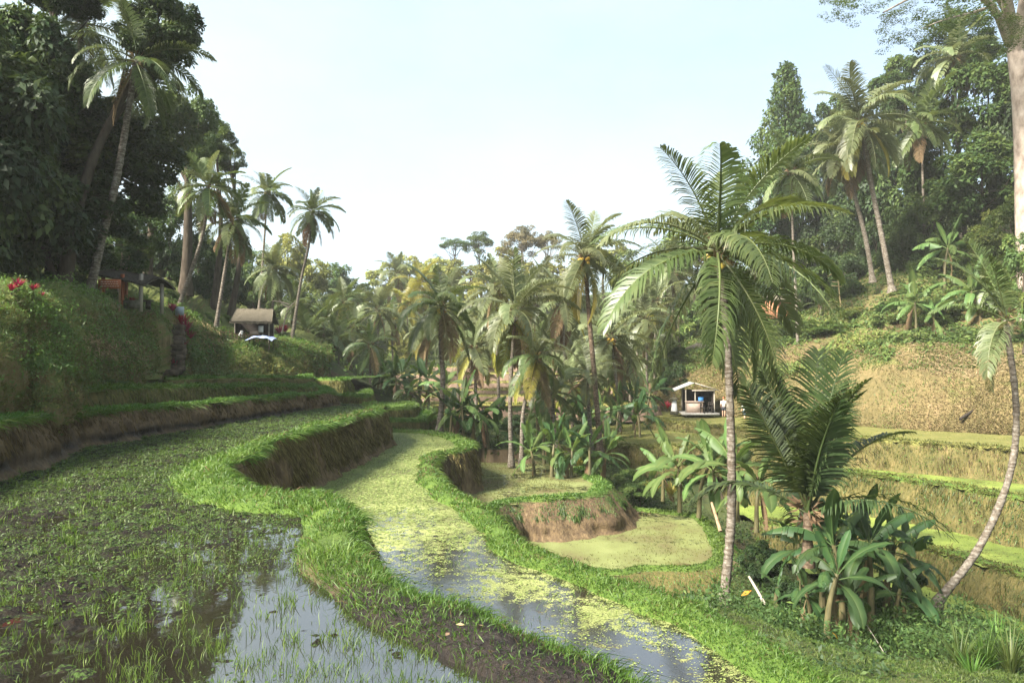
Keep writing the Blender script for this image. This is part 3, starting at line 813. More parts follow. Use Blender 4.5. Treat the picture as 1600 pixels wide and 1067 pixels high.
surface('paddy_water', t3_poly, T3Z, M['pond_four'], .4, lambda X, Y: .66 + .32 * fbm(col3(X, Y) * .6, 302, 3))
surface('paddy_water', t4_poly, T4Z, M['pond_four'], .4, lambda X, Y: .80 + .42 * fbm(col3(X * .6, Y) * .55, 303, 3) - .7 * np.exp(-(((X - 6.3) / .8) ** 2 + ((Y - 34.5) / .5) ** 2)))
surface('basin_mud', t5_poly, T5Z, M['pond_four'], .3, lambda X, Y: .5 + .3 * fbm(col3(X, Y) * .8, 304, 3))
for poly, c, m in ((u1_poly, u1_crest, 'bank'), (u2_poly, u2_crest, 'bank_mossy'), (u3_poly, u3_crest, 'bank_mossy'), (f1_poly, f1_crest, 'bank_mossy'), (f2_poly, f2_crest, 'bank_mossy'), (f3_poly, f3_crest, 'bank'), (f4_poly, f4_crest, 'bank')):
    surface('terrace_ground', poly, 0, M[m], .5, None, plane_fit(c, -.12))
for c in far_crests:
    q = np.vstack([c[:, :2], c[::-1, :2] + np.array([0, 11])])
    surface('far_terrace_ground', q, 0, M['far_bank'], 1.2, None, lambda X, Y, c=c: np.full(X.shape, c[:, 2].mean() - .1))
for poly, z in ((r0_poly, R0Z), (rc_poly, RCZ)):
    surface('terrace_ground', poly, z, M['bank_dry'], .6, None, lambda X, Y, z=z: z + .06 * fbm(col3(X, Y) * .7, 5, 3))
for poly, z in ((r1_poly, R1Z), (r2_poly, R2Z), (r3_poly, R3Z)):
    surface('paddy_water', poly, z, M['pond_right'], .6, lambda X, Y: .80 + .34 * fbm(col3(X * .35, Y) * .9, 305, 3))

# ------------------------------------------------------------------ grass and other small growth (stuff)
def blades(name, pos, h, w, lean, mat, seed, tint=None, droop=.35):
    """thin bent blades: pos (n,3), h, w (n), lean (n,3) direction of the blade at its base"""
    n = len(pos)
    if n == 0: return None
    rng = np.random.default_rng(seed)
    h = np.broadcast_to(h, (n,))[:, None]; w = np.broadcast_to(w, (n,))[:, None]
    d = norm(lean)
    a = rng.random(n) * 2 * math.pi
    side = norm(np.cross(d, np.stack([np.cos(a), np.sin(a), .1 * np.ones(n)], -1)))
    bend = norm(np.stack([np.cos(a), np.sin(a), -.5 * np.ones(n)], -1))
    p0 = pos; p1 = pos + d * h * .5 + bend * h * droop * .15; p2 = pos + d * h * (1 - droop * .35) + bend * h * droop
    V = np.stack([p0 - side * w * .5, p0 + side * w * .5, p1 - side * w * .42, p1 + side * w * .42, p2], 1).reshape(-1, 3)
    k = np.arange(n)[:, None] * 5
    t = rng.random(n) if tint is None else tint
    t = np.repeat(t, 5)
    o = obj(name, mesh(name, V, [k + np.array([[0, 1, 3, 2]]), k + np.array([[2, 3, 4]])], mat, {'tint': t}))
    return tag(o, kind='stuff')
def on_bank(B, per_m, rng, lo=-1.0, hi=.06, dens=None):
    c = B['c']; n2 = B['n']
    seg = np.linalg.norm(np.diff(c[:, :2], axis=0), axis=1)
    dist = np.linalg.norm(c[:-1] - CAM, axis=1)
    wgt = seg * (per_m(dist) if callable(per_m) else per_m)
    tot = int(wgt.sum())
    i = rng.choice(len(seg), tot, p=wgt / wgt.sum())
    f = rng.random(tot)[:, None]
    V = B['V']; NP = B['NP']
    rr = np.clip(rng.random(tot) ** .8 * (NP + .6) if lo < -.9 else NP * .4 + rng.random(tot) * (NP * .6 + .4), .15, NP + .9)
    k = rr.astype(int); u = (rr - k)[:, None]
    p = (V[k, i] * (1 - f) + V[k, i + 1] * f) * (1 - u) + (V[k + 1, i] * (1 - f) + V[k + 1, i + 1] * f) * u
    keep = rng.random(tot) > B['mv'][i] * np.where(rr < 4.2, .80, .30)
    keep &= fbm(p * np.array([1.3, 1.3, 1.3]), 555, 4, .6) + rng.normal(0, .18, tot) > -.48
    p, rr, i = p[keep], rr[keep], i[keep]
    return p - np.array([0, 0, .01]), n2[i], (rr - NP) / NP

def bank_grass(name, B, per_m, hmin, hmax, wid, mat, seed, lo=-1.0, hi=.08, droop=.45):
    rng = np.random.default_rng(seed)
    pos, nn, off = on_bank(B, per_m, rng, lo, hi)
    n = len(pos)
    patch = fbm(pos * .9, seed, 3)
    h = (hmin + (hmax - hmin) * rng.random(n) ** 2.2) * (1 + .6 * patch)
    out = (off + .45) * .9
    lean = np.column_stack([nn * out[:, None], np.ones(n)]) + rng.normal(0, .45, (n, 3)) * np.array([1, 1, .3])
    dist = np.linalg.norm(pos - CAM, axis=1)
    w = wid * np.clip(dist / 9, .7, 4)
    t = np.clip(.5 + .3 * patch + rng.normal(0, .2, n), 0, 1)
    return blades(name, pos, h, w, lean, mat, seed + 1, t, droop)
def edge_fringe(name, B, per_m, seed, mat='grass', L=(.12, .38)):
    rng = np.random.default_rng(seed)
    V = B['V'][B['NP']]
    seg = np.linalg.norm(np.diff(V, axis=0), axis=1)
    n = int(seg.sum() * per_m)
    i = rng.choice(len(seg), n, p=seg / seg.sum()); f = rng.random(n)[:, None]
    p = V[i] * (1 - f) + V[i + 1] * f - np.array([0, 0, 1]) * (rng.random(n) ** 2 * .12)[:, None]
    k = fbm(p * 1.1, seed, 3) + rng.normal(0, .3, n) > -.1
    p, i = p[k], i[k]; n = len(p)
    lean = np.column_stack([B['n'][i] * .9, np.full(n, .15)]) + rng.normal(0, .35, (n, 3))
    dist = np.linalg.norm(p - CAM, axis=1)
    blades(name, p, rng.uniform(*L, n), .010 * np.clip(dist / 10, .8, 3), lean, M[mat], seed + 1, None, .95)
near = lambda k, m=2200: (lambda d: np.clip(k * (9 / d) ** 1.3, 60, m))
bank_grass('bund_grass', B1, near(1500), .07, .24, .010, M['grass'], 1001, -1.05, .10)
bank_grass('bund_grass', B2, near(1300), .08, .24, .010, M['grass'], 1002, -1.05, .10)
bank_grass('bund_grass', B3, 330, .08, .22, .012, M['grass'], 1003)
bank_grass('bund_grass', B4, 220, .08, .20, .012, M['grass'], 1004)
bank_grass('bund_grass', BU1, 420, .08, .22, .012, M['grass'], 1005)
bank_grass('bund_grass', BU2, 300, .10, .25, .012, M['grass'], 1006)
bank_grass('bund_grass', BU3, 220, .10, .28, .012, M['grass'], 1007)
for i, B in enumerate(BF):
    bank_grass('bund_grass', B, 160, .12, .3, .013, M['grass'], 1010 + i)
for i, B in enumerate(BFAR):
    bank_grass('bund_grass', B, 45, .2, .4, .016, M['grass_olive'], 1020 + i)
for i, B in enumerate((BR0, BRC, BR1, BR2, BR3)):
    bank_grass('bund_grass', B, 150, .12, .34, .013, M['grass_olive'], 1030 + i)
def wall_blades(name, B, per_m2, hmin, hmax, wid, mat, seed, tmin=0.02, tmax=.8):
    """dry stems and roots hanging down an earth face"""
    rng = np.random.default_rng(seed)
    V = B['V'][B['NP']:]
    nr, nc = V.shape[:2]
    L = np.linalg.norm(np.diff(B['c'], axis=0), axis=1).sum()
    n = int(L * B['H'].mean() * per_m2)
    ti = (tmin + (tmax - tmin) * rng.random(n) ** 1.3) * (nr - 1.01); ci = rng.random(n) * (nc - 1.01)
    i = ti.astype(int); j = ci.astype(int)
    u = (ti - i)[:, None]; v = (ci - j)[:, None]
    p = (V[i, j] * (1 - v) + V[i, j + 1] * v) * (1 - u) + (V[i + 1, j] * (1 - v) + V[i + 1, j + 1] * v) * u
    nn = B['n'][j]
    keep = fbm(p * np.array([1.2, 1.2, .5]), seed, 3) + rng.normal(0, .25, n) > -.12
    p, nn = p[keep], nn[keep]
    n = len(p)
    lean = np.column_stack([nn * .45, -np.ones(n)]) + rng.normal(0, .16, (n, 3))
    dist = np.linalg.norm(p - CAM, axis=1)
    return blades(name, p + np.column_stack([nn * .02, np.zeros(n)]), hmin + (hmax - hmin) * rng.random(n), wid * np.clip(dist / 12, .7, 3), lean, mat, seed + 1, None, .12)
edge_fringe('bund_fringe', B1, 160, 1501)
edge_fringe('bund_fringe', B2, 150, 1502)
edge_fringe('bund_fringe', B3, 110, 1503)
edge_fringe('bund_fringe', BU1, 120, 1504)
edge_fringe('bund_fringe', BU2, 90, 1505)
for i, B in enumerate((BR0, BRC, BR1, BR2, BR3)):
    edge_fringe('bund_fringe', B, 90, 1510 + i, 'grass_olive', (.12, .42))
bank_grass('dead_bund_grass', B1, near(90), .06, .22, .009, M['grass_dry'], 1521, -1.05, .10, .7)
bank_grass('dead_bund_grass', B2, near(150), .06, .22, .009, M['grass_dry'], 1522, -1.05, .10, .7)
wall_blades('hanging_roots', B1, 420, .12, .4, .012, M['root_dry'], 1101)
wall_blades('hanging_roots', B2, 200, .12, .35, .012, M['root_dry'], 1102)
wall_blades('hanging_roots', BU1, 120, .1, .3, .012, M['root_dry'], 1103, .02, .5)
wall_blades('hanging_grass', B3, 420, .12, .36, .012, M['grass_dark'], 1104, .0, .42)
wall_blades('hanging_grass', B4, 420, .1, .3, .012, M['grass'], 1106, .0, .9)
wall_blades('hanging_grass', BU2, 200, .1, .3, .013, M['grass_olive'], 1105)
for i, B in enumerate((BR0, BRC, BR1, BR2, BR3)):
    wall_blades('hanging_grass', B, 110, .12, .35, .009, M['grass_dry'] if i < 2 else M['grass_olive'], 1110 + i, 0, .98)
    wall_blades('hanging_weeds', B, 90, .10, .35, .010, M['grass_dark'] if i > 1 else M['grass_olive'], 1120 + i, 0, .98)
for i, B in enumerate(BF):
    wall_blades('hanging_grass', B, 60, .15, .4, .014, M['grass_olive'], 1130 + i)

def hill_cover(name, A, nm, n, r0, r1, hmin, hmax, wid, mat, seed, out=.5, mask=None, droop=.45):
    rng = np.random.default_rng(seed)
    nr, nc = A.shape[:2]
    a = (r0 + (r1 - r0) * rng.random(n)) * (nr - 1.01); b = rng.random(n) * (nc - 1.01)
    i = a.astype(int); j = b.astype(int)
    u = (a - i)[:, None]; v = (b - j)[:, None]
    p = (A[i, j] * (1 - v) + A[i, j + 1] * v) * (1 - u) + (A[i + 1, j] * (1 - v) + A[i + 1, j + 1] * v) * u
    q = nm[i, j]
    if mask is not None:
        k = mask(p, q, rng) & off_steps(p); p, q = p[k], q[k]
    n = len(p)
    patch = fbm(p * .7, seed, 3)
    lean = q * out + np.array([0, 0, 1 - out]) + rng.normal(0, .35, (n, 3))
    dist = np.linalg.norm(p - CAM, axis=1)
    h = (hmin + (hmax - hmin) * rng.random(n)) * (1 + .4 * patch)
    return blades(name, p, h, wid * np.clip(dist / 25, .6, 3), lean, mat, seed + 1, np.clip(.5 + .35 * patch + rng.normal(0, .2, n), 0, 1), droop)
hill_cover('slope_grass', LG, LN, 30000, .02, .62, .08, .28, .018, M['grass_dark'], 1201, .5, lambda p, q, r: fbm(p * .55, 12, 3) + r.normal(0, .3, len(p)) > -.25)
hill_cover('slope_grass', LG, LN, 26000, .25, .72, .10, .30, .016, M['grass'], 1202, .4, lambda p, q, r: q[:, 2] + .5 * fbm(p * .5, 13, 3) + r.normal(0, .1, len(p)) > .5)
hill_cover('slope_dry_grass', LG, LN, 60000, .02, .60, .10, .34, .014, M['grass_olive'], 1203, .35, lambda p, q, r: .7 * fbm(p * .5, 14, 3) + .75 - q[:, 2] + r.normal(0, .2, len(p)) > .12, .8)
hill_cover('slope_dry_grass', LG, LN, 24000, .02, .55, .10, .30, .013, M['grass_dry'], 1213, .35, lambda p, q, r: .8 * fbm(p * .45, 18, 3) + .6 - q[:, 2] + r.normal(0, .15, len(p)) > .25, .8)
hill_cover('slope_dry_grass', RG, RN, 90000, .0, .66, .08, .26, .016, M['grass_dry'], 1204, .5, lambda p, q, r: fbm(p * .2, 15, 3) + r.normal(0, .35, len(p)) > -.15)
hill_cover('slope_grass', RG, RN, 60000, .0, .68, .08, .26, .016, M['grass_olive'], 1205, .5, lambda p, q, r: fbm(p * .22, 16, 3) + r.normal(0, .3, len(p)) > -.2)
hill_cover('slope_grass', RG, RN, 22000, .42, .85, .15, .45, .022, M['grass'], 1206, .4, lambda p, q, r: fbm(p * .25, 17, 3) + r.normal(0, .3, len(p)) > .05)

def leaf_quads(pos, axis, nrm, size, aspect, rng, fold=.18):
    n = len(pos)
    axis = norm(axis)
    side = norm(np.cross(nrm, axis))
    up = np.cross(axis, side)
    s = np.broadcast_to(size, (n,))[:, None]
    V = np.stack([pos, pos + axis * s * .45 + side * s * aspect * .5 + up * s * fold * .4, pos + axis * s, pos + axis * s * .45 - side * s * aspect * .5 + up * s * fold * .4], 1)
    return V.reshape(-1, 3), np.arange(n * 4).reshape(-1, 4)
def scatter_leaves(name, pos, size, aspect, mat, seed, up=.6, tint=None):
    rng = np.random.default_rng(seed)
    n = len(pos)
    nr = norm(rng.normal(0, 1, (n, 3)) * (1 - up) + np.array([0, 0, up]))
    ax = np.cross(nr, rng.normal(0, 1, (n, 3)))
    V, Q = leaf_quads(pos, ax, nr, size, aspect, rng)
    t = np.repeat(np.clip(rng.normal(.5, .22, n), 0, 1) if tint is None else tint, 4)
    return tag(obj(name, mesh(name, V, Q, mat, {'tint': t})), kind='stuff')

def slope_weeds(name, A, nm, n, r0, r1, smin, smax, mat, seed, thr, freq, lift=.2):
    r = np.random.default_rng(seed)
    nr, nc = A.shape[:2]
    a = ((r0 + (r1 - r0) * r.random(n)) * (nr - 1.01)).astype(int); b = (r.random(n) * (nc - 1.01)).astype(int)
    p = A[a, b] + r.normal(0, .16, (n, 3)) * np.array([1, 1, .5]); q = nm[a, b]
    v = fbm(p * freq, seed, 4, .6)
    k = (v + r.normal(0, .12, n) > thr)
    k[k] = off_steps(p[k])
    p, q, v = p[k], q[k], v[k]
    p = p + q * (r.random(len(p)) ** 1.5 * lift * np.clip(v - thr + .3, .2, 1.3))[:, None]
    n = len(p)
    nrm = norm(q + r.normal(0, .6, (n, 3)) + np.array([0, 0, .3]))
    ax = np.cross(nrm, r.normal(0, 1, (n, 3))) - np.array([0, 0, .4])
    V, Q = leaf_quads(p, ax, nrm, (smin + (smax - smin) * r.random(n) ** 2) * np.clip(np.linalg.norm(p - CAM, axis=1) / 26, .7, 2.5), .42, r)
    tag(obj(name, mesh(name, V, Q, M[mat], {'tint': np.repeat(np.clip(.45 + .4 * v + r.normal(0, .2, n), 0, 1), 4)})), kind='stuff')
slope_weeds('slope_weeds', LG, LN, 60000, .04, .75, .05, .17, 'grass_dark', 1301, .22, .75, .35)
slope_weeds('slope_weeds', LG, LN, 60000, .30, .78, .05, .15, 'grass', 1302, .18, .65, .3)
slope_weeds('slope_dry_weeds', LG, LN, 50000, .04, .62, .05, .16, 'grass_olive', 1303, .1, .6, .25)
slope_weeds('slope_dead_leaves', LG, LN, 26000, .04, .60, .04, .12, 'root_dry', 1304, .2, .7, .12)
for i, B in enumerate((BR0, BRC, BR1, BR2, BR3)):
    V_ = B['V'][B['NP'] - 1:]
    n_ = norm(np.cross(np.gradient(V_, axis=1), np.gradient(V_, axis=0)))
    n_ = np.where((n_[..., :2] * B['n'][None]).sum(-1, keepdims=True) < 0, -n_, n_)
    slope_weeds('bank_weeds', V_, n_, 14000, 0, 1, .03, .09, 'grass_olive', 1320 + i, .05, .8, .2)
    slope_weeds('bank_weeds', V_, n_, 9000, 0, 1, .03, .10, 'grass', 1330 + i, .2, .9, .25)
slope_weeds('slope_weeds', RG, RN, 40000, .02, .62, .03, .09, 'grass', 1305, .25, .35, .2)
slope_weeds('slope_weeds', RG, RN, 60000, .60, .98, .08, .26, 'leaf_mid', 1309, -.15, .3, .7)
slope_weeds('slope_weeds', RG, RN, 60000, .45, .90, .06, .22, 'leaf_bright', 1307, -.05, .3, .6)
# seedlings and weeds in the first paddy
rng = np.random.default_rng(41)
def poly_points(poly, n, rng, near_bias=1.0):
    poly = np.asarray(poly)
    x0, y0 = poly.min(0); x1, y1 = poly.max(0)
    out = np.zeros((0, 2))
    while len(out) < n:
        m = n * 3
        x = x0 + (x1 - x0) * rng.random(m); y = y0 + (y1 - y0) * rng.random(m) ** near_bias
        k = inside(x, y, poly)
        out = np.vstack([out, np.column_stack([x[k], y[k]])])
    return out[:n]
q = poly_points(t1_poly, 190000, rng, 1.4)
g = fbm(col3(q[:, 0], q[:, 1]) * .45, 402, 3) + .5 * np.clip((q[:, 1] - 9) / 8, -.6, .9) + rng.normal(0, .3, len(q))
wetm = np.exp(-(((q[:, 0] + .9) / 2.2) ** 2 + ((q[:, 1] - 6.0) / 2.6) ** 2))
q = q[(g - wetm * .45) > .0]
pz = np.maximum(mud_z(q[:, 0], q[:, 1]), -.03)
blades('paddy_weeds', np.column_stack([q, pz - .01]), rng.uniform(.025, .10, len(q)), .006 * np.clip(np.hypot(q[:, 0], q[:, 1]) / 6, .8, 3), np.column_stack([rng.normal(0, .5, (len(q), 2)), np.ones(len(q))]), M['grass_dark'], 403, None, .5)
q = poly_points(t1_poly, 110000, rng, 1.4)
g = fbm(col3(q[:, 0], q[:, 1]) * .8, 404, 3) + .5 * np.clip((q[:, 1] - 8) / 8, -.3, 1) + rng.normal(0, .25, len(q))
q = q[g > .02]
pz = np.maximum(mud_z(q[:, 0], q[:, 1]), -.028) + .004
scatter_leaves('floating_weeds', np.column_stack([q, pz]), rng.uniform(.02, .055, len(q)) * np.clip(np.hypot(q[:, 0], q[:, 1]) / 11, .8, 2), .7, M['grass_dark'], 405, .8)
# tufts: bunches of seedlings
tc = np.vstack([poly_points(t1_poly, 2600, rng, 1.5), np.column_stack([rng.normal(-1.2, 1.5, 500), rng.normal(6.0, 1.7, 500)])])
tc = tc[inside(tc[:, 0], tc[:, 1], np.vstack([t1_crest[:, :2] - side_normals(t1_crest) * .5, t1_poly[len(t1_crest):]]))]
tt = np.repeat(tc, 12, 0) + rng.normal(0, .06, (len(tc) * 12, 2))
blades('rice_seedlings', np.column_stack([tt, np.maximum(mud_z(tt[:, 0], tt[:, 1]), -.03) - .01]), rng.uniform(.06, .24, len(tt)) * np.repeat(rng.uniform(.4, 1.1, len(tc)), 12), .006 * np.clip(np.hypot(tt[:, 0], tt[:, 1]) / 6, .8, 2), np.column_stack([rng.normal(0, .25, (len(tt), 2)), np.ones(len(tt))]), M['grass'], 406, None, .3)
# second paddy: floating weed relief and seedlings
q = poly_points(t2_poly, 90000, rng, 1.3)
cv = cover_two(q[:, 0], q[:, 1]) + .9 * fbm(col3(q[:, 0], q[:, 1]) * 4.5, 411, 3) * .6 + rng.normal(0, .1, len(q))
q = q[cv > .55]
scatter_leaves('duckweed', np.column_stack([q, np.full(len(q), T2Z + .008)]), rng.uniform(.02, .06, len(q)) * np.clip(np.hypot(q[:, 0], q[:, 1]) / 12, .8, 2), .9, M['duckweed'], 412, .93)
q = poly_points(t2_poly, 12000, rng, 1.3)
g = fbm(col3(q[:, 0], q[:, 1]) * .6, 413, 3) + .4 * np.clip((q[:, 1] - 14) / 10, -.2, 1) + rng.normal(0, .25, len(q))
q = q[g > .1]
blades('rice_seedlings', np.column_stack([q, np.full(len(q), T2Z)]), rng.uniform(.06, .2, len(q)), .010, np.column_stack([rng.normal(0, .3, (len(q), 2)), np.ones(len(q))]), M['grass'], 414, None, .4)
for poly, z, n, m in ((r1_poly, R1Z, 9000, 'grass'), (r2_poly, R2Z, 8000, 'grass'), (r3_poly, R3Z, 4000, 'grass'), (t4_poly, T4Z, 5000, 'grass_olive'), (t3_poly, T3Z, 7000, 'grass_olive'), (rc_poly, RCZ, 14000, 'grass'), (r0_poly, R0Z, 12000, 'grass_olive')):
    q = poly_points(poly, n, rng)
    q = q[fbm(col3(q[:, 0], q[:, 1]) * .5, 415, 3) + rng.normal(0, .3, len(q)) > 0]
    blades('paddy_weeds', np.column_stack([q, np.full(len(q), z)]), rng.uniform(.05, .16, len(q)), .022, np.column_stack([rng.normal(0, .5, (len(q), 2)), np.ones(len(q))]), M[m], 416, None, .5)
for B, n, r in ((BU1, 9000, u1_poly), (BU2, 6000, u2_poly), (BU3, 4000, u3_poly), (BF[0], 2500, f1_poly), (BF[1], 2500, f2_poly), (BF[2], 2500, f3_poly), (BF[3], 2500, f4_poly)):
    q = poly_points(r, n, rng)
    zz = plane_fit(B['c'], -.14)(q[:, 0], q[:, 1])
    blades('terrace_grass', np.column_stack([q, zz]), rng.uniform(.08, .22, n), .022, np.column_stack([rng.normal(0, .4, (n, 2)), np.ones(n)]), M['grass'], 417, None, .4)

# undergrowth on the open ground in the gully and round the palms
def ground_patch(n, x0, x1, y0, y1, seed, thr=-.1, freq=.5):
    r = np.random.default_rng(seed)
    x = r.uniform(x0, x1, n); y = r.uniform(y0, y1, n)
    ok = np.ones(n, bool)
    for poly, zt in TERR: ok &= ~inside(x, y, poly)
    ok &= fbm(col3(x, y) * freq, seed, 3) + r.normal(0, .25, n) > thr
    x, y = x[ok], y[ok]
    return np.column_stack([x, y, zat(x, y)]), r
p, r = ground_patch(110000, 3, 22, 8, 40, 501)
_k = (p[:, 1] > 15.5) | (fbm(p * .6, 71, 2) + r.normal(0, .15, len(p)) > .45)
p = p[_k]
hh = r.uniform(0, 1, len(p)) ** 2 * (.25 + .35 * np.clip(fbm(p * .4, 55, 3) + .4, 0, 1.3))
scatter_leaves('undergrowth', p + np.column_stack([np.zeros((len(p), 2)), hh]), .05 + .13 * r.random(len(p)) ** 2, .45, M['leaf_dark'], 502, .4)
p, r = ground_patch(80000, 3.5, 20, 8, 30, 503, -.1)
blades('ground_grass', p - np.array([0, 0, .02]), r.uniform(.08, .3, len(p)), .014, np.column_stack([r.normal(0, .5, (len(p), 2)), np.ones(len(p))]), M['grass_dark'], 504, None, .5)
p, r = ground_patch(60000, 3.8, 12.5, 7, 17.5, 505, -.3)
blades('ground_grass', p - np.array([0, 0, .02]), r.uniform(.05, .18, len(p)), .010, np.column_stack([r.normal(0, .5, (len(p), 2)), np.ones(len(p))]), M['grass'], 506, None, .5)
p, r = ground_patch(60000, 5, 15, 17, 26, 521, .05, .8)
hh = r.uniform(0, 1, len(p)) ** 1.4 * .75
scatter_leaves('undergrowth', p + np.column_stack([np.zeros((len(p), 2)), hh]), .05 + .16 * r.random(len(p)) ** 2, .4, M['leaf_mid'], 522, .35)
p, r = ground_patch(26000, -12, 16, 38, 62, 507)
scatter_leaves('undergrowth', p + np.column_stack([np.zeros((len(p), 2)), r.uniform(0, .5, len(p))]), r.uniform(.12, .3, len(p)), .5, M['leaf_mid'], 508, .5)
p, r = ground_patch(30000, -35, 40, 60, 125, 509, 0, .15)
scatter_leaves('undergrowth', p + np.column_stack([np.zeros((len(p), 2)), r.uniform(0, .8, len(p))]), r.uniform(.2, .5, len(p)), .5, M['leaf_bright'], 510, .5)

exec_marker = None
# ------------------------------------------------------------------ palms
def frond_mesh(name, elev, bend, pairs, seed, leaflet=.23, hang=.5, roll=0.0, sides=4):
    """unit-length coconut frond: midrib plus two rows of drooping leaflets"""
    r = np.random.default_rng(seed)
    n = 12
    t = np.linspace(0, 1, n)
    ang = math.radians(elev) - math.radians(bend) * t ** 1.35
    step = 1.0 / (n - 1)
    x = np.concatenate([[0], np.cumsum(np.cos((ang[1:] + ang[:-1]) / 2) * step)])
    z = np.concatenate([[0], np.cumsum(np.sin((ang[1:] + ang[:-1]) / 2) * step)])
    swing = .05 * r.normal() * t ** 2
    mid = np.column_stack([x, swing, z])
    V, Q = tube(mid, .0125 * (1 - t * .85), sides)
    Vs, Qs, Ts, tint = [V], [Q], [], [np.full(len(V), .8)]
    off = len(V)
    tl = np.linspace(.13, .99, pairs)
    tl = np.clip(np.repeat(tl, 2) + r.normal(0, .004, pairs * 2), .1, 1)
    sgn = np.tile([1., -1.], pairs)
    gap = r.random(pairs * 2) > .04
    tl, sgn = tl[gap], sgn[gap]
    m = len(tl)
    c = np.stack([np.interp(tl, t, mid[:, k]) for k in range(3)], -1)
    a = np.interp(tl, t, ang)
    T = np.column_stack([np.cos(a), np.zeros(m), np.sin(a)])
    U = np.column_stack([-np.sin(a), np.zeros(m), np.cos(a)])
    Sd = np.column_stack([np.zeros(m), sgn, np.zeros(m)])
    length = leaflet * np.interp(tl, [.1, .25, .55, .85, 1], [.55, .95, 1., .62, .25]) * (1 + r.normal(0, .07, m))
    sweep = np.interp(tl, [.1, .5, 1], [.35, .55, 1.1])
    d0 = norm(Sd + T * sweep[:, None] + U * .28 + r.normal(0, .07, (m, 3)))
    g = np.array([0, 0, -1.0])
    hg = hang * (1 + r.normal(0, .25, m))[:, None]
    d1 = norm(d0 + g * hg * .9)
    d2 = norm(d0 * .6 + g * hg * 1.9)
    L = length[:, None]
    p0 = c; p1 = c + d0 * L * .38; p2 = p1 + d1 * L * .34; p3 = p2 + d2 * L * .3
    w = .0072 * np.sqrt(66 / pairs) * (1.5 if pairs < 40 else 1)
    wd = norm(np.cross(d0, U) + .5 * U)
    W = wd * w
    V = np.stack([p0 - W * .5, p0 + W * .5, p1 - W, p1 + W, p2 - W * .75, p2 + W * .75, p3], 1).reshape(-1, 3)
    k = off + np.arange(m)[:, None] * 7
    Qs += [k + np.array([[0, 1, 3, 2]]), k + np.array([[2, 3, 5, 4]])]
    Ts.append(k + np.array([[4, 5, 6]]))
    tn = np.clip(.45 + .25 * r.normal(0, 1, m) * .6 + .2 * (tl - .5), 0, 1)
    tn7 = np.repeat(tn, 7).reshape(m, 7); tn7[:, 6] += .2; tn7[:, 4:6] += .08
    tint.append(tn7.ravel())
    return mesh(name, np.concatenate([*Vs, V]), [np.concatenate(Qs), np.concatenate(Ts)], M['palm'], {'tint': np.clip(np.concatenate(tint), 0, 1)})
ELEVS = [82, 66, 50, 34, 16, -4, -26, -48, -68]
BENDS = [16, 30, 50, 66, 72, 64, 48, 32, 18]
HANG = [.18, .3, .45, .6, .75, .9, 1.0, 1.1, 1.2]
FR = {'near': [], 'far': []}
for k, (e, b, hgv) in enumerate(zip(ELEVS, BENDS, HANG)):
    FR['near'].append([frond_mesh('frond_near', e, b + 14 * s, 62, 600 + 10 * k + s, .235, hgv * .85) for s in range(3)])
    FR['far'].append([frond_mesh('frond_far', e, b + 10 * s, 32, 700 + 10 * k + s, .25, hgv * .55, sides=3) for s in range(2)])
mb = MB(); mb.ball((0, 0, 0), (1, 1, 1.15), 8, 6)
NUT = mb.mesh('coconut', M['coconut'], True)
mb = MB()
NUT_O = MB().ball((0, 0, 0), (1, 1, 1.15), 8, 6).mesh('coconut_ripe', M['coconut_orange'], True)
def fiber_mesh(seed):
    r = np.random.default_rng(seed)
    n = 60
    a = r.random(n) * 6.28
    pos = np.column_stack([np.cos(a) * .16, np.sin(a) * .16, r.uniform(-.35, .35, n)])
    d = np.column_stack([np.cos(a) * .6, np.sin(a) * .6, r.uniform(-.9, .8, n)])
    V, Q = leaf_quads(pos, d, norm(np.cross(d, r.normal(0, 1, (n, 3)))), r.uniform(.2, .5, n), .22, r)
    return mesh('crown_fibre', V, Q, M['palm_dry'], {'tint': np.repeat(r.random(n), 4)})
FIBRE = [fiber_mesh(1), fiber_mesh(2)]
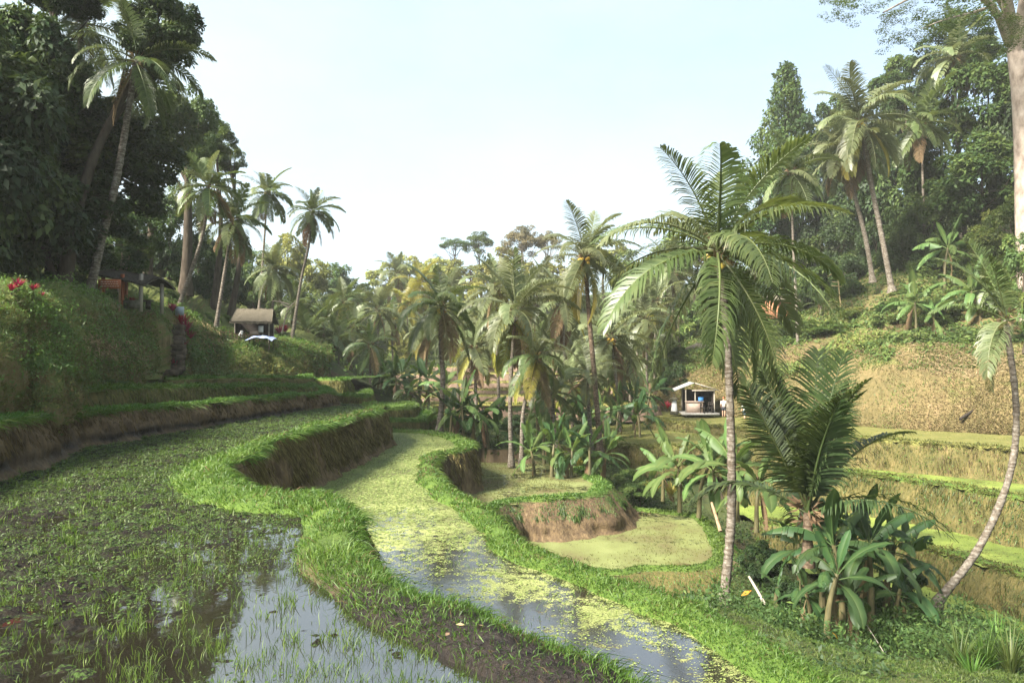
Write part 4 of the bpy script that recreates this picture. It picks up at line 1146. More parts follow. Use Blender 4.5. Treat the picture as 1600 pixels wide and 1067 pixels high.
def palm(path, L, label, group, n=24, lod='far', mat='palm', bark='palm_bark', r_base=.17, r_top=.10, nuts=0, nut='g', dry=1, emin=-68, emax=84, yellow=0, seed=0, azs=None, elist=None):
    """path: world points from the foot to the crown"""
    r = np.random.default_rng(seed + 3000)
    path = np.asarray(path, float)
    foot = path[0]
    t = thing('coconut_palm', foot, label, 'palm tree', group)
    ln = np.linalg.norm(np.diff(path, axis=0), axis=1).sum()
    k = int(max(8, ln / (.11 if lod == 'near' else .5)))
    pts = catmull(path - foot, k)
    u = np.linspace(0, 1, k)
    rad = r_top + (r_base - r_top) * (1 - u) ** 1.2 + r_base * .7 * np.exp(-u * ln / .35)
    if lod == 'near':
        rad = rad * (1 + .06 * (np.arange(k) % 2)) * (1 + .05 * r.normal(0, 1, k))
    pts[0] -= np.array([0, 0, .25])
    V, Q = tube(pts, rad, 10 if lod == 'near' else 6, .08, seed)
    obj('trunk', mesh('trunk', V, Q, M[bark], None, True), t)
    c = pts[-1]
    obj('crown_fibre', FIBRE[seed % 2], t, c, (0, 0, r.random() * 6), max(.7, L / 4.2))
    for i in range(n):
        f = (i + .5) / n
        e = emax + (emin - emax) * f ** .92 + r.normal(0, 5)
        if elist is not None: e = elist[i % len(elist)]
        ci = int(np.argmin(np.abs(np.array(ELEVS) - e)))
        azm = (i * 2.39996 + seed + r.normal(0, .22)) if azs is None else math.radians(azs[i % len(azs)])
        m = FR[lod][ci][r.integers(len(FR[lod][ci]))]
        use = M[mat]
        if i >= n - dry: use = M['palm_dry']
        elif i >= n - dry - yellow: use = M['palm_yellow']
        elif r.random() < .18 and mat == 'palm': use = M['palm_pale']
        obj('frond', m, t, c + np.array([0, 0, .12 - .22 * f]), (r.normal(0, .16), 0, azm), L * (.86 + .22 * r.random()) * (.82 if e > 72 and elist is None else (.76 if e > 64 and len(elist or ()) == 22 else 1)), use)
    for i in range(nuts):
        a = r.random() * 6.28
        rr = .2 + .16 * r.random()
        obj('coconut', NUT if nut == 'g' else NUT_O, t, c + np.array([math.cos(a) * rr, math.sin(a) * rr, -.12 - .4 * r.random()]), (r.random(), r.random(), 0), .11 + .03 * r.random())
    return t
def palm_px(foot, crown, L, label, group, mid=(), **kw):
    """foot (px,py,d), crown (px,py[,d]), mid points between in pixels"""
    d0 = foot[2]
    d1 = crown[2] if len(crown) > 2 else d0
    pts = [P(*foot)]
    for k, q in enumerate(mid):
        pts.append(P(q[0], q[1], d0 + (d1 - d0) * (k + 1) / (len(mid) + 1)))
    pts.append(P(crown[0], crown[1], d1))
    if len(pts) == 2:
        a, b = pts
        pts = [a, a + (b - a) * .5 + np.array([(b - a)[0] * .12, 0, 0]), b]
    return palm(pts, L, label, group, **kw)
gN, gL, gM, gF, gR = 'palms standing on the near lower terraces', 'palms along the top of the left bank', 'palms rising among the bananas in mid valley', 'palms of the far grove', 'palms on the right hillside'
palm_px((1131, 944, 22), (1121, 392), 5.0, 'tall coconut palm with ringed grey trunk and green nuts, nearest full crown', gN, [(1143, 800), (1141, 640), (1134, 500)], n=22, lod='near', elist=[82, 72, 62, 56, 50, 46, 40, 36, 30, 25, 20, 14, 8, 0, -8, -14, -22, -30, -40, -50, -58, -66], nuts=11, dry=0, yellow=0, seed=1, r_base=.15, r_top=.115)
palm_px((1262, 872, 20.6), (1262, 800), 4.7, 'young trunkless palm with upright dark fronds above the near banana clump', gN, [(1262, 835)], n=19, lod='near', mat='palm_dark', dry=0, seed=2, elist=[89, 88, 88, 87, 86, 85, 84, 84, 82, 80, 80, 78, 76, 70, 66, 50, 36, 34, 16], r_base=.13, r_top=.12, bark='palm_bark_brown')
palm_px((1462, 944, 22), (1572, 500), 2.7, 'leaning slim palm with a kinked trunk and thin young crown at the right', gN, [(1530, 855), (1577, 745), (1588, 640)], n=8, lod='near', dry=0, seed=3, r_base=.115, r_top=.085, elist=[80, 66, 60, 50, 34, 20, -10, -40, -60], azs=[180, 150, 200, 60, 170, 300, 220, 100, 0])
palm_px((132, 490, 31), (213, 95), 3.4, 'palm with pale trunk leaning right from the left bank, crown against the white sky', gL, [(160, 370), (184, 270)], n=22, lod='near', mat='palm', seed=4, r_base=.19, r_top=.12)
palm_px((100, 470, 33), (128, 40), 3.2, 'palm half hidden inside the dark trees at the upper left', gL, [(112, 250)], n=18, lod='near', seed=5)
palm_px((276, 488, 47), (326, 292), 3.0, 'leaning palm beside the blue grey notice board on the left bank', gL, [(300, 420), (318, 360)], n=27, seed=6, dry=3, r_base=.18)
palm_px((337, 514, 52), (364, 345), 3.1, 'palm with long hanging fronds just left of the thatched stall', gL, [(350, 430)], n=27, seed=7, dry=3, r_base=.18)
palm_px((405, 482, 80), (418, 302), 3.9, 'slender palm with star shaped crown standing behind the thatched stall', gL, [(411, 400)], n=26, seed=8, dry=2, r_base=.16)
palm_px((456, 530, 64), (488, 332), 3.1, 'palm with round open crown and thin leaning trunk right of the thatched stall', gL, [(470, 440), (482, 385)], n=26, seed=9, dry=2, r_base=.17)
palm_px((424, 516, 72), (428, 420), 3.6, 'shorter full palm directly behind the right end of the thatched stall', gL, n=27, seed=10, dry=1, mat='palm_pale')
palm_px((686, 674, 42), (690, 480), 3.5, 'palm with a dark fibre thatched trunk left of centre in the valley', gM, [(692, 600), (689, 540)], n=24, seed=11, lod='near', dry=3, nuts=5, nut='o', r_base=.17, r_top=.14)
palm_px((799, 722, 39.5), (806, 486), 3.9, 'wide crowned palm at the centre of the valley, left of two close trunks', gM, [(797, 640), (800, 560)], n=24, lod='near', seed=12, mat='palm_pale', dry=3, yellow=4, r_base=.13, r_top=.10)
palm_px((815, 722, 38.5), (838, 560), 2.9, 'smaller palm behind the wide crowned centre palm, right of two close trunks', gM, [(818, 640)], n=20, lod='near', seed=13, dry=2, yellow=3, r_base=.12, r_top=.09)
palm_px((938, 704, 43), (914, 402), 4.0, 'tall dark trunked palm with clusters of orange coconuts in mid valley', gM, [(930, 600), (921, 500)], n=25, lod='near', seed=14, nuts=16, nut='o', dry=1, yellow=2, r_base=.17, r_top=.13, bark='palm_bark_brown', mat='palm_pale')
palm_px((968, 700, 54), (954, 528), 4.4, 'palm with brown nut clusters right behind the orange fruited palm', gM, [(966, 620)], n=22, seed=15, nuts=12, nut='o', dry=2, mat='palm_pale')
palm_px((872, 715, 43), (862, 612), 2.8, 'low young palm among the bananas left of the orange fruited palm', gM, n=16, lod='near', seed=16, emin=-40)
palm_px((925, 712, 45), (918, 590), 3.2, 'young pale palm growing against the trunk of the orange fruited palm', gM, n=16, lod='near', seed=17, emin=-30, mat='palm_pale')
palm_px((1012, 660, 70), (1010, 500), 4.2, 'pale drooping palm behind the bananas left of the tin roofed stall', gM, n=20, seed=18, mat='palm_pale')
palm_px((1048, 575, 82), (1052, 425), 5.0, 'palm seen behind the left fronds of the nearest tall palm', gM, n=20, seed=19, mat='palm_pale')
palm_px((1248, 572, 64.5), (1236, 268), 4.6, 'thin white trunked palm on the dry slope behind the nearest tall palm', gR, [(1244, 470), (1239, 370)], n=22, seed=20, r_base=.16)
palm_px((1394, 454, 66), (1346, 192), 6.5, 'big palm with golden drooping fronds and long pale trunk on the right hillside', gR, [(1378, 370), (1360, 280)], n=30, lod='near', seed=21, mat='palm_pale', nuts=8, nut='o', dry=2, yellow=4, r_base=.26, r_top=.19)
palm_px((1364, 438, 68), (1318, 235), 5.0, 'palm with pinkish trunk leaning left beside the big golden palm', gR, [(1352, 370), (1334, 300)], n=22, seed=22, dry=3, mat='palm_pale', r_base=.26, r_top=.19)
palm_px((1446, 420, 74), (1440, 192), 5.2, 'darker palm behind and right of the big golden palm', gR, n=22, seed=23, dry=2, r_base=.2)
palm_px((1502, 400, 76), (1492, 88), 5.4, 'highest palm crown on the right hill below the overhanging branch', gR, n=24, seed=24, dry=3, mat='palm_pale', r_base=.22)
palm_px((1540, 505, 57), (1555, 440), 2.9, 'young palm beside the bananas at the right end of the hillside ledge', gR, n=14, seed=25, emin=-20)
palm_px((1282, 502, 72), (1283, 478), 2.2, 'small palm with orange leaf bases by the bamboo pole', gR, n=9, seed=26, emin=10, dry=0)
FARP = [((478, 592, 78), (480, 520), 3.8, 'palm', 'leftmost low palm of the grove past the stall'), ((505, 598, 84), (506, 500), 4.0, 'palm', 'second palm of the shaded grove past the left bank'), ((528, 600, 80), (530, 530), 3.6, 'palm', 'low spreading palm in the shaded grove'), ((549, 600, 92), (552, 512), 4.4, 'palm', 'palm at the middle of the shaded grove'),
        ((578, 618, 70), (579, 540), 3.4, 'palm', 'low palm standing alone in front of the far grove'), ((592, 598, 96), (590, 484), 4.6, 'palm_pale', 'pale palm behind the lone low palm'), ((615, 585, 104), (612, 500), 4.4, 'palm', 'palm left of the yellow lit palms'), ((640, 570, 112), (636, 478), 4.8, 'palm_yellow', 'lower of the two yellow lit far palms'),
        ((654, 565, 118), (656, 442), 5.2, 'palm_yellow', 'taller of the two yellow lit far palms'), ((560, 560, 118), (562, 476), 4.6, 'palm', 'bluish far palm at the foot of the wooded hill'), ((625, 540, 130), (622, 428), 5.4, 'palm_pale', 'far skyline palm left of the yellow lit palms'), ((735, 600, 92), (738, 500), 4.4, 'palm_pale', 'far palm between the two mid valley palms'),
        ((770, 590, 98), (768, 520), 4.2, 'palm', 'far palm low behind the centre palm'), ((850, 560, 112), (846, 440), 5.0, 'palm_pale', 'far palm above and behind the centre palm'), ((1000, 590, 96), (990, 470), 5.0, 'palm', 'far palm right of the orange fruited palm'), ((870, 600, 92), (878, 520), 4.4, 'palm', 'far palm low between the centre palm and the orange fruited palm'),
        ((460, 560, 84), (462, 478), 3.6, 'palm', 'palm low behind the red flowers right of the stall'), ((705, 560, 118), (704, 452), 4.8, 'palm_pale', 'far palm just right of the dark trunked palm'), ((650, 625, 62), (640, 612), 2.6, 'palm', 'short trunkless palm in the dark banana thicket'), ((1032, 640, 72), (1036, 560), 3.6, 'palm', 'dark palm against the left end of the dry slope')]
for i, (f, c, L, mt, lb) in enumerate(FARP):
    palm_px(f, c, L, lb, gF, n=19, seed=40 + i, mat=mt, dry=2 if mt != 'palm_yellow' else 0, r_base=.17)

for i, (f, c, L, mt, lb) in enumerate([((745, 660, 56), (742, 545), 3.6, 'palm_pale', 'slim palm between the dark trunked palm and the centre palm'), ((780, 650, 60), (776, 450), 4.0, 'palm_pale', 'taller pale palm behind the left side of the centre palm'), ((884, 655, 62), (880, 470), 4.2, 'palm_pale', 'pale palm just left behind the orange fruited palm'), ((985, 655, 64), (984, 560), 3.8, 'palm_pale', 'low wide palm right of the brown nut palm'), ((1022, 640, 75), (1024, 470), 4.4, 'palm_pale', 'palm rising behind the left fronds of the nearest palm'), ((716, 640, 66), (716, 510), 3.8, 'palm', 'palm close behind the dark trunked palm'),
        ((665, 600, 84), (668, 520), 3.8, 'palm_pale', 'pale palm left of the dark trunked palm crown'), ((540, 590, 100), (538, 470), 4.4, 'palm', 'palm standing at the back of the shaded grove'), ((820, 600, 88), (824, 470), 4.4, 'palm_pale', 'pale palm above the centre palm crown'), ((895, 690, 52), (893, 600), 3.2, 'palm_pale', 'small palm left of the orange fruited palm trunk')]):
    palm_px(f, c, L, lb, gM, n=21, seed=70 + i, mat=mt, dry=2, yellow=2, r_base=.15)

# ------------------------------------------------------------------ bananas
def banana_leaf(name, elev, bend, torn, seed):
    r = np.random.default_rng(seed)
    n = 13
    t = np.linspace(0, 1, n)
    ang = math.radians(elev) - math.radians(bend) * t ** 1.3
    st = 1 / (n - 1)
    x = np.concatenate([[0], np.cumsum(np.cos((ang[1:] + ang[:-1]) / 2) * st)])
    z = np.concatenate([[0], np.cumsum(np.sin((ang[1:] + ang[:-1]) / 2) * st)])
    mid = np.column_stack([x, np.zeros(n), z])
    half = .125 * np.interp(t, [0, .14, .22, .5, .85, .97, 1], [.0, .02, .62, 1, .82, .34, .02])
    V, Q = tube(mid, .012 * (1 - .8 * t), 4)
    Vs, Qs, ti = [V], [Q], [np.full(len(V), .95)]
    off = len(V)
    U = np.column_stack([-np.sin(ang), np.zeros(n), np.cos(ang)])
    for sg in (1, -1):
        if not torn:
            rows = []
            for f, lift in ((0, 0), (.5, .16), (1, .06)):
                wob = .012 * np.sin(t * 40 + r.random() * 6) * f
                rows.append(mid + np.column_stack([np.zeros(n), sg * half * f, np.zeros(n)]) + U * (half * lift + wob)[:, None])
            V = np.array(rows)
            q = grid_faces(3, n)
            Vs.append(V.reshape(-1, 3)); Qs.append(q + off); off += 3 * n
            ti.append(np.repeat([.75, .5, .4], n) + np.tile(r.normal(0, .06, n), 3))
        else:
            k = 10
            ed = np.sort(np.concatenate([[.14, 1.0], r.uniform(.18, .97, k - 1)]))
            for a, b in zip(ed[:-1], ed[1:]):
                b2 = b - .006
                dr = r.uniform(.1, 1.1)
                pa, pb = [np.array([np.interp(v, t, mid[:, c]) for c in range(3)]) for v in (a, b2)]
                ha, hb = np.interp([a, b2], t, half)
                rows = []
                for f, dz in ((0, 0), (.5, .05 * (1 - dr)), (1, -dr * .6)):
                    rows += [pa + np.array([.04 * f, sg * ha * f * (1 - .3 * dr * f), dz * ha * 2]), pb + np.array([.04 * f, sg * hb * f * (1 - .3 * dr * f), dz * hb * 2])]
                Vs.append(np.array(rows)); Qs.append(np.array([[0, 1, 3, 2], [2, 3, 5, 4]]) + off); off += 6
                ti.append(np.clip(np.array([.7, .7, .5, .5, .35, .35]) + r.normal(0, .1), 0, 1))
    return mesh(name, np.concatenate(Vs), np.concatenate(Qs), M['banana'], {'tint': np.clip(np.concatenate(ti), 0, 1)}, True)
BE = [80, 60, 42, 22, 0, -32, -40]
BL = [[banana_leaf('banana_leaf', e, b, tr, 800 + 10 * i + tr) for tr in (0, 1)] for i, (e, b) in enumerate(zip(BE, [22, 55, 80, 95, 80, 50, 40]))]
def banana(px, py, d, height, label, group, n=8, leaf=1.8, mat='banana', torn=.45, dry=1, seed=0, lean=None):
    torn = max(torn, .5)
    r = np.random.default_rng(seed + 5000)
    foot = P(px, py, d)
    t = thing('banana_plant', foot, label, 'banana plant', group)
    lx, ly = r.normal(0, .08, 2) * height if lean is None else lean
    top = np.array([lx, ly, height])
    pts = catmull([(0, 0, -.25), (lx * .2, ly * .2, height * .5), top], 8)
    V, Q = tube(pts, np.linspace(.12, .06, 8) * (.75 + .12 * height), 8)
    obj('stem', mesh('stem', V, Q, M['stem_banana'], None, True), t)
    for i in range(n):
        f = i / max(1, n - 1)
        e = 84 - 98 * f ** 1.05 + r.normal(0, 6)
        k = int(np.argmin(np.abs(np.array(BE[:6]) - e)))
        m = BL[k][1 if r.random() < torn else 0]
        obj('leaf', m, t, top + np.array([0, 0, -.25 * f]), (r.normal(0, .25), 0, i * 2.4 + seed + r.normal(0, .3)), leaf * (.8 + .3 * r.random()) * (.75 if i == 0 else 1), M[mat])
    for i in range(dry):
        obj('dry_leaf', BL[6][1], t, top + np.array([0, 0, -.3]), (r.normal(0, .2), .5, r.random() * 6.3), leaf * .75, M['palm_dry'])
    return t
gB1, gB2, gB3, gB4 = 'bananas of the near dark clump', 'bananas in the valley thicket', 'bananas beside the stream', 'bananas on the right ledge'
banana(1292, 1012, 18.6, 2.0, 'banana plant at the front of the near dark clump with one broad upright leaf', gB1, 8, 1.6, torn=.3, seed=1)
banana(1318, 985, 20.0, 2.5, 'tall banana plant in the middle of the near dark clump', gB1, 11, 1.9, seed=2)
banana(1362, 972, 20.4, 2.3, 'banana plant on the right side of the near dark clump with drooping leaves', gB1, 11, 1.9, torn=.3, seed=3)
banana(1385, 948, 21.8, 2.0, 'banana plant at the far right of the near dark clump with torn blue green leaves', gB1, 8, 1.9, torn=.8, seed=4)
banana(1285, 950, 21.6, 2.2, 'banana plant at the back of the near dark clump under the young palm', gB1, 8, 1.8, torn=.4, seed=5)
banana(1212, 952, 21.6, .7, 'low banana sucker between the ringed palm trunk and the near dark clump', gB1, 6, .9, torn=.1, dry=0, seed=6)
for i, (px, py, d, h, n, lf, lb) in enumerate([(1330, 962, 21.8, 2.6, 10, 2.0, 'tallest banana plant at the back of the near dark clump'), (1268, 985, 20.3, 1.2, 8, 1.5, 'low banana plant at the left foot of the near dark clump'), (1400, 975, 20.6, 1.1, 8, 1.5, 'low banana plant at the right foot of the near dark clump'), (1250, 930, 22.6, 1.7, 9, 1.7, 'banana plant left behind the near dark clump in shade'), (1420, 938, 22.8, 1.5, 8, 1.7, 'banana plant between the near dark clump and the leaning palm')]):
    banana(px, py, d, h, lb, gB1, n, lf, torn=.4, seed=90 + i)
banana(1338, 1000, 19.2, 1.3, 'short banana plant low down in the near dark clump', gB1, 7, 1.3, torn=.2, seed=7)
for i, (px, py, d, h, lf, lb) in enumerate([(1062, 792, 33, 1.8, 1.8, 'pale banana plant leftmost in the group beside the green pond'), (1092, 800, 32, 2.1, 2.0, 'tallest pale banana plant beside the green pond'), (1118, 796, 31, 1.7, 1.8, 'pale banana plant just left of the ringed palm trunk'), (1152, 806, 29.5, 2.0, 1.9, 'pale banana plant just right of the ringed palm trunk'), (1182, 822, 28.5, 1.6, 1.7, 'pale banana plant under the left fronds of the young palm'), (1036, 775, 35, 1.2, 1.4, 'small yellowing banana plant at the far corner of the green pond')]):
    banana(px, py, d, h * 1.1, lb, gB3, 10, lf * 1.3, 'banana_pale', .4, 1, 20 + i)
cen = [(835, 750, 37.0, 1.5, 1.7, 'front left banana plant of the thicket behind the round pit'), (862, 754, 36.6, 1.9, 1.8, 'banana plant with yellow green leaf right of the two close palm trunks'), (893, 755, 36.3, 1.6, 1.7, 'banana plant above the cut bank with stems showing'), (922, 757, 36.2, 1.9, 1.8, 'banana plant at the right end of the cut bank terrace'), (944, 748, 37.0, 1.4, 1.6, 'short banana plant in front of the orange fruited palm trunk'),
       (704, 690, 41.5, 1.7, 1.8, 'banana plant just right of the dark trunked palm'), (724, 694, 41.0, 2.2, 1.9, 'tall banana plant near the end of the weed covered paddy'), (742, 698, 41.6, 1.8, 1.8, 'banana plant leaning over the end of the weed covered paddy'), (763, 705, 42.0, 2.1, 1.9, 'banana plant left of the two close palm trunks'), (780, 712, 43.0, 1.7, 1.7, 'banana plant close against the two close palm trunks'),
       (840, 705, 46.0, 2.4, 2.0, 'tall banana plant behind the two close palm trunks'), (872, 700, 47.0, 2.2, 2.0, 'banana plant in the second row of the valley thicket'), (905, 698, 48.0, 2.0, 1.9, 'banana plant in the second row left of the orange fruited palm'), (964, 690, 52.0, 2.4, 2.0, 'dark banana plant right of the orange fruited palm'), (990, 680, 55.0, 2.6, 2.1, 'dark banana plant above the mown terrace corner'), (1010, 668, 60.0, 2.8, 2.2, 'banana plant nearest the tin roofed stall'), (1000, 690, 50.0, 1.8, 1.8, 'banana plant at the edge of the mown terrace'), (976, 640, 66, 2.8, 2.2, 'far banana plant behind the dark group left of the stall'),
       (604, 628, 64, 2.0, 1.9, 'leftmost dark banana plant of the far thicket'), (620, 632, 62, 2.2, 2.0, 'dark banana plant left in the far thicket'), (637, 630, 63, 2.5, 2.2, 'big blue green banana plant in the middle of the far thicket'), (655, 628, 65, 2.3, 2.1, 'dark banana plant right in the far thicket'), (670, 634, 60, 2.2, 2.0, 'dark banana plant beside the dark trunked palm'), (590, 616, 72, 2.0, 2.0, 'banana plant behind the small far terraces')]
cen += [(885, 672, 54, 2.3, 2.0, 'banana plant in the third row left of the orange fruited palm'), (920, 665, 56, 2.5, 2.1, 'banana plant close behind the orange fruited palm trunk'), (945, 690, 49, 2.1, 1.9, 'banana plant right against the orange fruited palm trunk'), (880, 735, 40, 1.6, 1.7, 'banana plant with broad leaves above the cut bank middle'), (700, 655, 50, 2.2, 2.0, 'banana plant right behind the dark trunked palm'), (950, 640, 64, 2.6, 2.1, 'banana plant at the back left of the mown terrace'), (850, 730, 41, 1.9, 1.8, 'banana plant right of the two close palm trunks at mid height')]
for i, (px, py, d, h, lf, lb) in enumerate(cen):
    banana(px, py, d, h * 1.05, lb, gB2, 9, lf * 1.2, 'banana_pale' if (i < 12 and i % 2 == 0) or i > 23 else 'banana', .5, 1, 40 + i)
for i, (px, py, d, h, lf, lb) in enumerate([(1432, 524, 58, 2.6, 2.6, 'pale banana plant with wide arching leaves at the ledge edge'), (1462, 522, 58, 1.5, 1.8, 'short banana plant with ragged brown stem on the ledge'), (1476, 452, 64, 3.6, 2.8, 'tall banana plant with one withered hanging leaf above the ledge'), (1514, 520, 57.5, 3.2, 2.6, 'banana plant with brown stems under the hill forest'), (1536, 522, 57, 2.4, 2.2, 'banana plant at the right end of the ledge')]):
    banana(px, py, d, h * 1.1, lb, gB4, 10, lf * 1.25, 'banana_pale', .6, 2, 70 + i)

# ------------------------------------------------------------------ leafy trees
def crown_mesh(name, n, clumps, leaf, mat, seed, shape='round', aspect=.5, droop=.3):
    r = np.random.default_rng(seed)
    d = norm(r.normal(0, 1, (clumps, 3)))
    if shape == 'round':
        rad = .42 + .52 * r.random(clumps) ** .7
        c = d * rad[:, None]; c[:, 2] = c[:, 2] * .9
        rc = r.uniform(.11, .27, clumps)
    elif shape == 'umbrella':
        a = r.random(clumps) * 6.28; q = np.sqrt(r.random(clumps)) * .85
        c = np.column_stack([np.cos(a) * q, np.sin(a) * q, .55 * (1 - q ** 2) + r.normal(0, .16, clumps) - .1])
        rc = r.uniform(.14, .26, clumps)
    elif shape == 'cone':
        z = 1 - 2 * np.linspace(.02, 1, clumps); q = (1 - z) * .42 + .05
        a = np.arange(clumps) * 2.4
        c = np.column_stack([np.cos(a) * q, np.sin(a) * q, z])
        rc = .11 + .17 * (1 - z) * .5 * r.uniform(.6, 1.2, clumps) + r.random(clumps) * .06
        c[:, :2] *= r.uniform(.6, 1.35, (clumps, 1))
    elif shape == 'airy':
        rad = .35 + .6 * r.random(clumps) ** .7
        c = d * rad[:, None]
        rc = r.uniform(.10, .2, clumps)
    flat = {'umbrella': .45, 'airy': .7}.get(shape, .8)
    w = rc ** 2; i = r.choice(clumps, n, p=w / w.sum())
    dd = norm(r.normal(0, 1, (n, 3)) + np.array([0, 0, .35]) + c[i] * .5)
    rr = rc[i] * (1 - .45 * r.random(n) ** 1.6)
    rr = rr * (1 + .25 * fbm(dd * 2 + c[i] * 7, seed, 2))
    pos = c[i] + dd * rr[:, None] * np.array([1, 1, flat])
    nr = norm(dd * .7 + np.array([0, 0, .6]) + r.normal(0, .45, (n, 3)))
    ax = np.cross(nr, r.normal(0, 1, (n, 3))) + dd * .35 + np.array([0, 0, -droop])
    V, Q = leaf_quads(pos, ax, nr, leaf * (.45 + 1.1 * r.random(n) ** 1.6), aspect, r)
    ct = r.normal(0, .24, clumps)
    t = np.clip(.45 + ct[i] + r.normal(0, .17, n), 0, 1)
    return mesh(name, V, Q, M[mat], {'tint': np.repeat(t, 4)}), c, rc
CR = {
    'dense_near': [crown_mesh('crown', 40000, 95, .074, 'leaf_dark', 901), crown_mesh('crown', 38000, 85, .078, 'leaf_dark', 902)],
    'dense': [crown_mesh('crown', 20000, 62, .078, 'leaf_mid', 903), crown_mesh('crown', 20000, 70, .075, 'leaf_mid', 904), crown_mesh('crown', 19000, 56, .080, 'leaf_mid', 905)],
    'far': [crown_mesh('crown', 9000, 46, .10, 'leaf_bright', 906), crown_mesh('crown', 9000, 54, .10, 'leaf_bright', 907), crown_mesh('crown', 9000, 42, .10, 'leaf_bright', 908)],
    'umbrella': [crown_mesh('crown', 7000, 34, .065, 'leaf_mid', 909, 'umbrella'), crown_mesh('crown', 11000, 44, .06, 'leaf_mid', 910, 'umbrella')],
    'cone': [crown_mesh('crown', 15000, 60, .085, 'leaf_mid', 911, 'cone')],
    'airy': [crown_mesh('crown', 4200, 46, .055, 'leaf_bright', 912, 'airy'), crown_mesh('crown', 5200, 60, .045, 'leaf_bright', 913, 'airy')],
}
tree_n = [0]
def tree(center, radii, d, style, label, group=None, mat=None, foot=None, r_trunk=None, bark='bark', name='leafy_tree', limbs=9, shrub=False):
    tree_n[0] += 1
    k = tree_n[0]
    r = np.random.default_rng(6000 + k)
    C = P(center[0], center[1], d)
    rx = radii[0] * d / F_PIX; rz = radii[1] * d / F_PIX; ry = rx * r.uniform(.85, 1.1)
    if foot is None:
        fx, fy = C[0] + r.normal(0, .1) * rx, C[1]
        fp = np.array([fx, fy, ground_z(fx, fy)])
        if fp[2] > C[2] - rz * .2: fp[2] = C[2] - rz * .9
    else:
        fp = P(*foot)
    t = thing(name, fp, label, 'shrub' if shrub else 'tree', group)
    m, cc, rc = CR[style][k % len(CR[style])]
    yaw = r.random() * 6.28
    off = C - fp
    cr = obj('crown', m, t, off, (0, 0, yaw), (rx, ry, rz), M[mat] if mat else None)
    cr['kind'] = 'stuff'
    R = rotm(0, 0, yaw)
    pts = (R @ (cc * np.array([rx, ry, rz])).T).T + off
    h = off[2]
    rt = r_trunk or max(.08, min(.30, .018 * h + .03 * rx))
    mb = MB()
    fork = off * np.array([.9, .9, 1]) - np.array([0, 0, rz * .45])
    if fork[2] < .3: fork[2] = .3
    tp = catmull([(0, 0, -.4), (fork[0] * .35 + r.normal(0, .04) * h, fork[1] * .35, fork[2] * .5), fork, off + np.array([0, 0, rz * .35])], 14)
    mb.tube(tp, rt * (1 - .8 * np.linspace(0, 1, 14) ** 1.3) + rt * .5 * np.exp(-np.linspace(0, 1, 14) * 12), 8, True, .12, k)
    for i in r.choice(len(pts), min(limbs, len(pts)), replace=False):
        s = tp[r.integers(7, 13)]
        e = pts[i]
        q = catmull([s, s * .5 + e * .5 + np.array([0, 0, -.08 * rz]), e], 6)
        mb.tube(q, np.linspace(rt * .32, rt * .05, 6), 5, False)
    obj('trunk', mb.mesh('trunk', M[bark], True), t)
    return t
gTL, gTLm, gTF, gTR, gSh = 'dark trees overhanging the upper left', 'trees on the left hill', 'sunlit trees of the far wood', 'trees of the right hill forest', 'bushes on the slopes'
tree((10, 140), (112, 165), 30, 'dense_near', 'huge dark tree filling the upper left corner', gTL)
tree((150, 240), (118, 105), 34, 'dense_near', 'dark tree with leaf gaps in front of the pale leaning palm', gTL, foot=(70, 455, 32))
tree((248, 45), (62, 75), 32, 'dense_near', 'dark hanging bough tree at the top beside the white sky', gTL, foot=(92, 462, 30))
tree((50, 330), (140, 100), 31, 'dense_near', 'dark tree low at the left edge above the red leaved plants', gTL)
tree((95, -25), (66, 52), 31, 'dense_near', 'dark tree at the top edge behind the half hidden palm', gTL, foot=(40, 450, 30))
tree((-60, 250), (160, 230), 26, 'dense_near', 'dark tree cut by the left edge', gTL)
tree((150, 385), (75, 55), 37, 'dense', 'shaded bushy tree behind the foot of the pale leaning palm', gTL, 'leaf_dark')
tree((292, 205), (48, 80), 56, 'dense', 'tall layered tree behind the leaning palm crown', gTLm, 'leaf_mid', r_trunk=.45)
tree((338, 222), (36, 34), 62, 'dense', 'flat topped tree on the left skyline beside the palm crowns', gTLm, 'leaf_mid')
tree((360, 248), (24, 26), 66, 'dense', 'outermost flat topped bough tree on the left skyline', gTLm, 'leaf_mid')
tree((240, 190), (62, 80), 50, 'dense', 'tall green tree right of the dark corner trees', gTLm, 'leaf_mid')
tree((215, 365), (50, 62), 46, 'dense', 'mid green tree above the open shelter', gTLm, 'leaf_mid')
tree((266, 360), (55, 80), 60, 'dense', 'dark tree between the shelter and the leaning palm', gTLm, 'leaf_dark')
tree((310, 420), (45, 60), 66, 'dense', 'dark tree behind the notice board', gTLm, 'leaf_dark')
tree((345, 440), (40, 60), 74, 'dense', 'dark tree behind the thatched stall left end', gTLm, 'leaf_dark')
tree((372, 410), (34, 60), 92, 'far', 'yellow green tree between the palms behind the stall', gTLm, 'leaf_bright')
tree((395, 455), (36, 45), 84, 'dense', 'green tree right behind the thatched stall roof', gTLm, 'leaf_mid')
tree((446, 405), (38, 42), 112, 'far', 'pale sunlit tree under the round crowned palm', gTF, 'leaf_sunlit_yellow')
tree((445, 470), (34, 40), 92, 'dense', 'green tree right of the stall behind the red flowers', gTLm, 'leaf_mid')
tree((485, 430), (34, 38), 130, 'far', 'golden tree at the left end of the far wood', gTF, 'leaf_sunlit_yellow')
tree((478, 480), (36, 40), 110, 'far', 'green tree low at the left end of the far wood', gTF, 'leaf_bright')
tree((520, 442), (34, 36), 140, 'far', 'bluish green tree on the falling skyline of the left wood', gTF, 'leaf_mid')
tree((548, 462), (30, 34), 145, 'far', 'round dark tree at the low point of the skyline', gTF, 'leaf_mid')
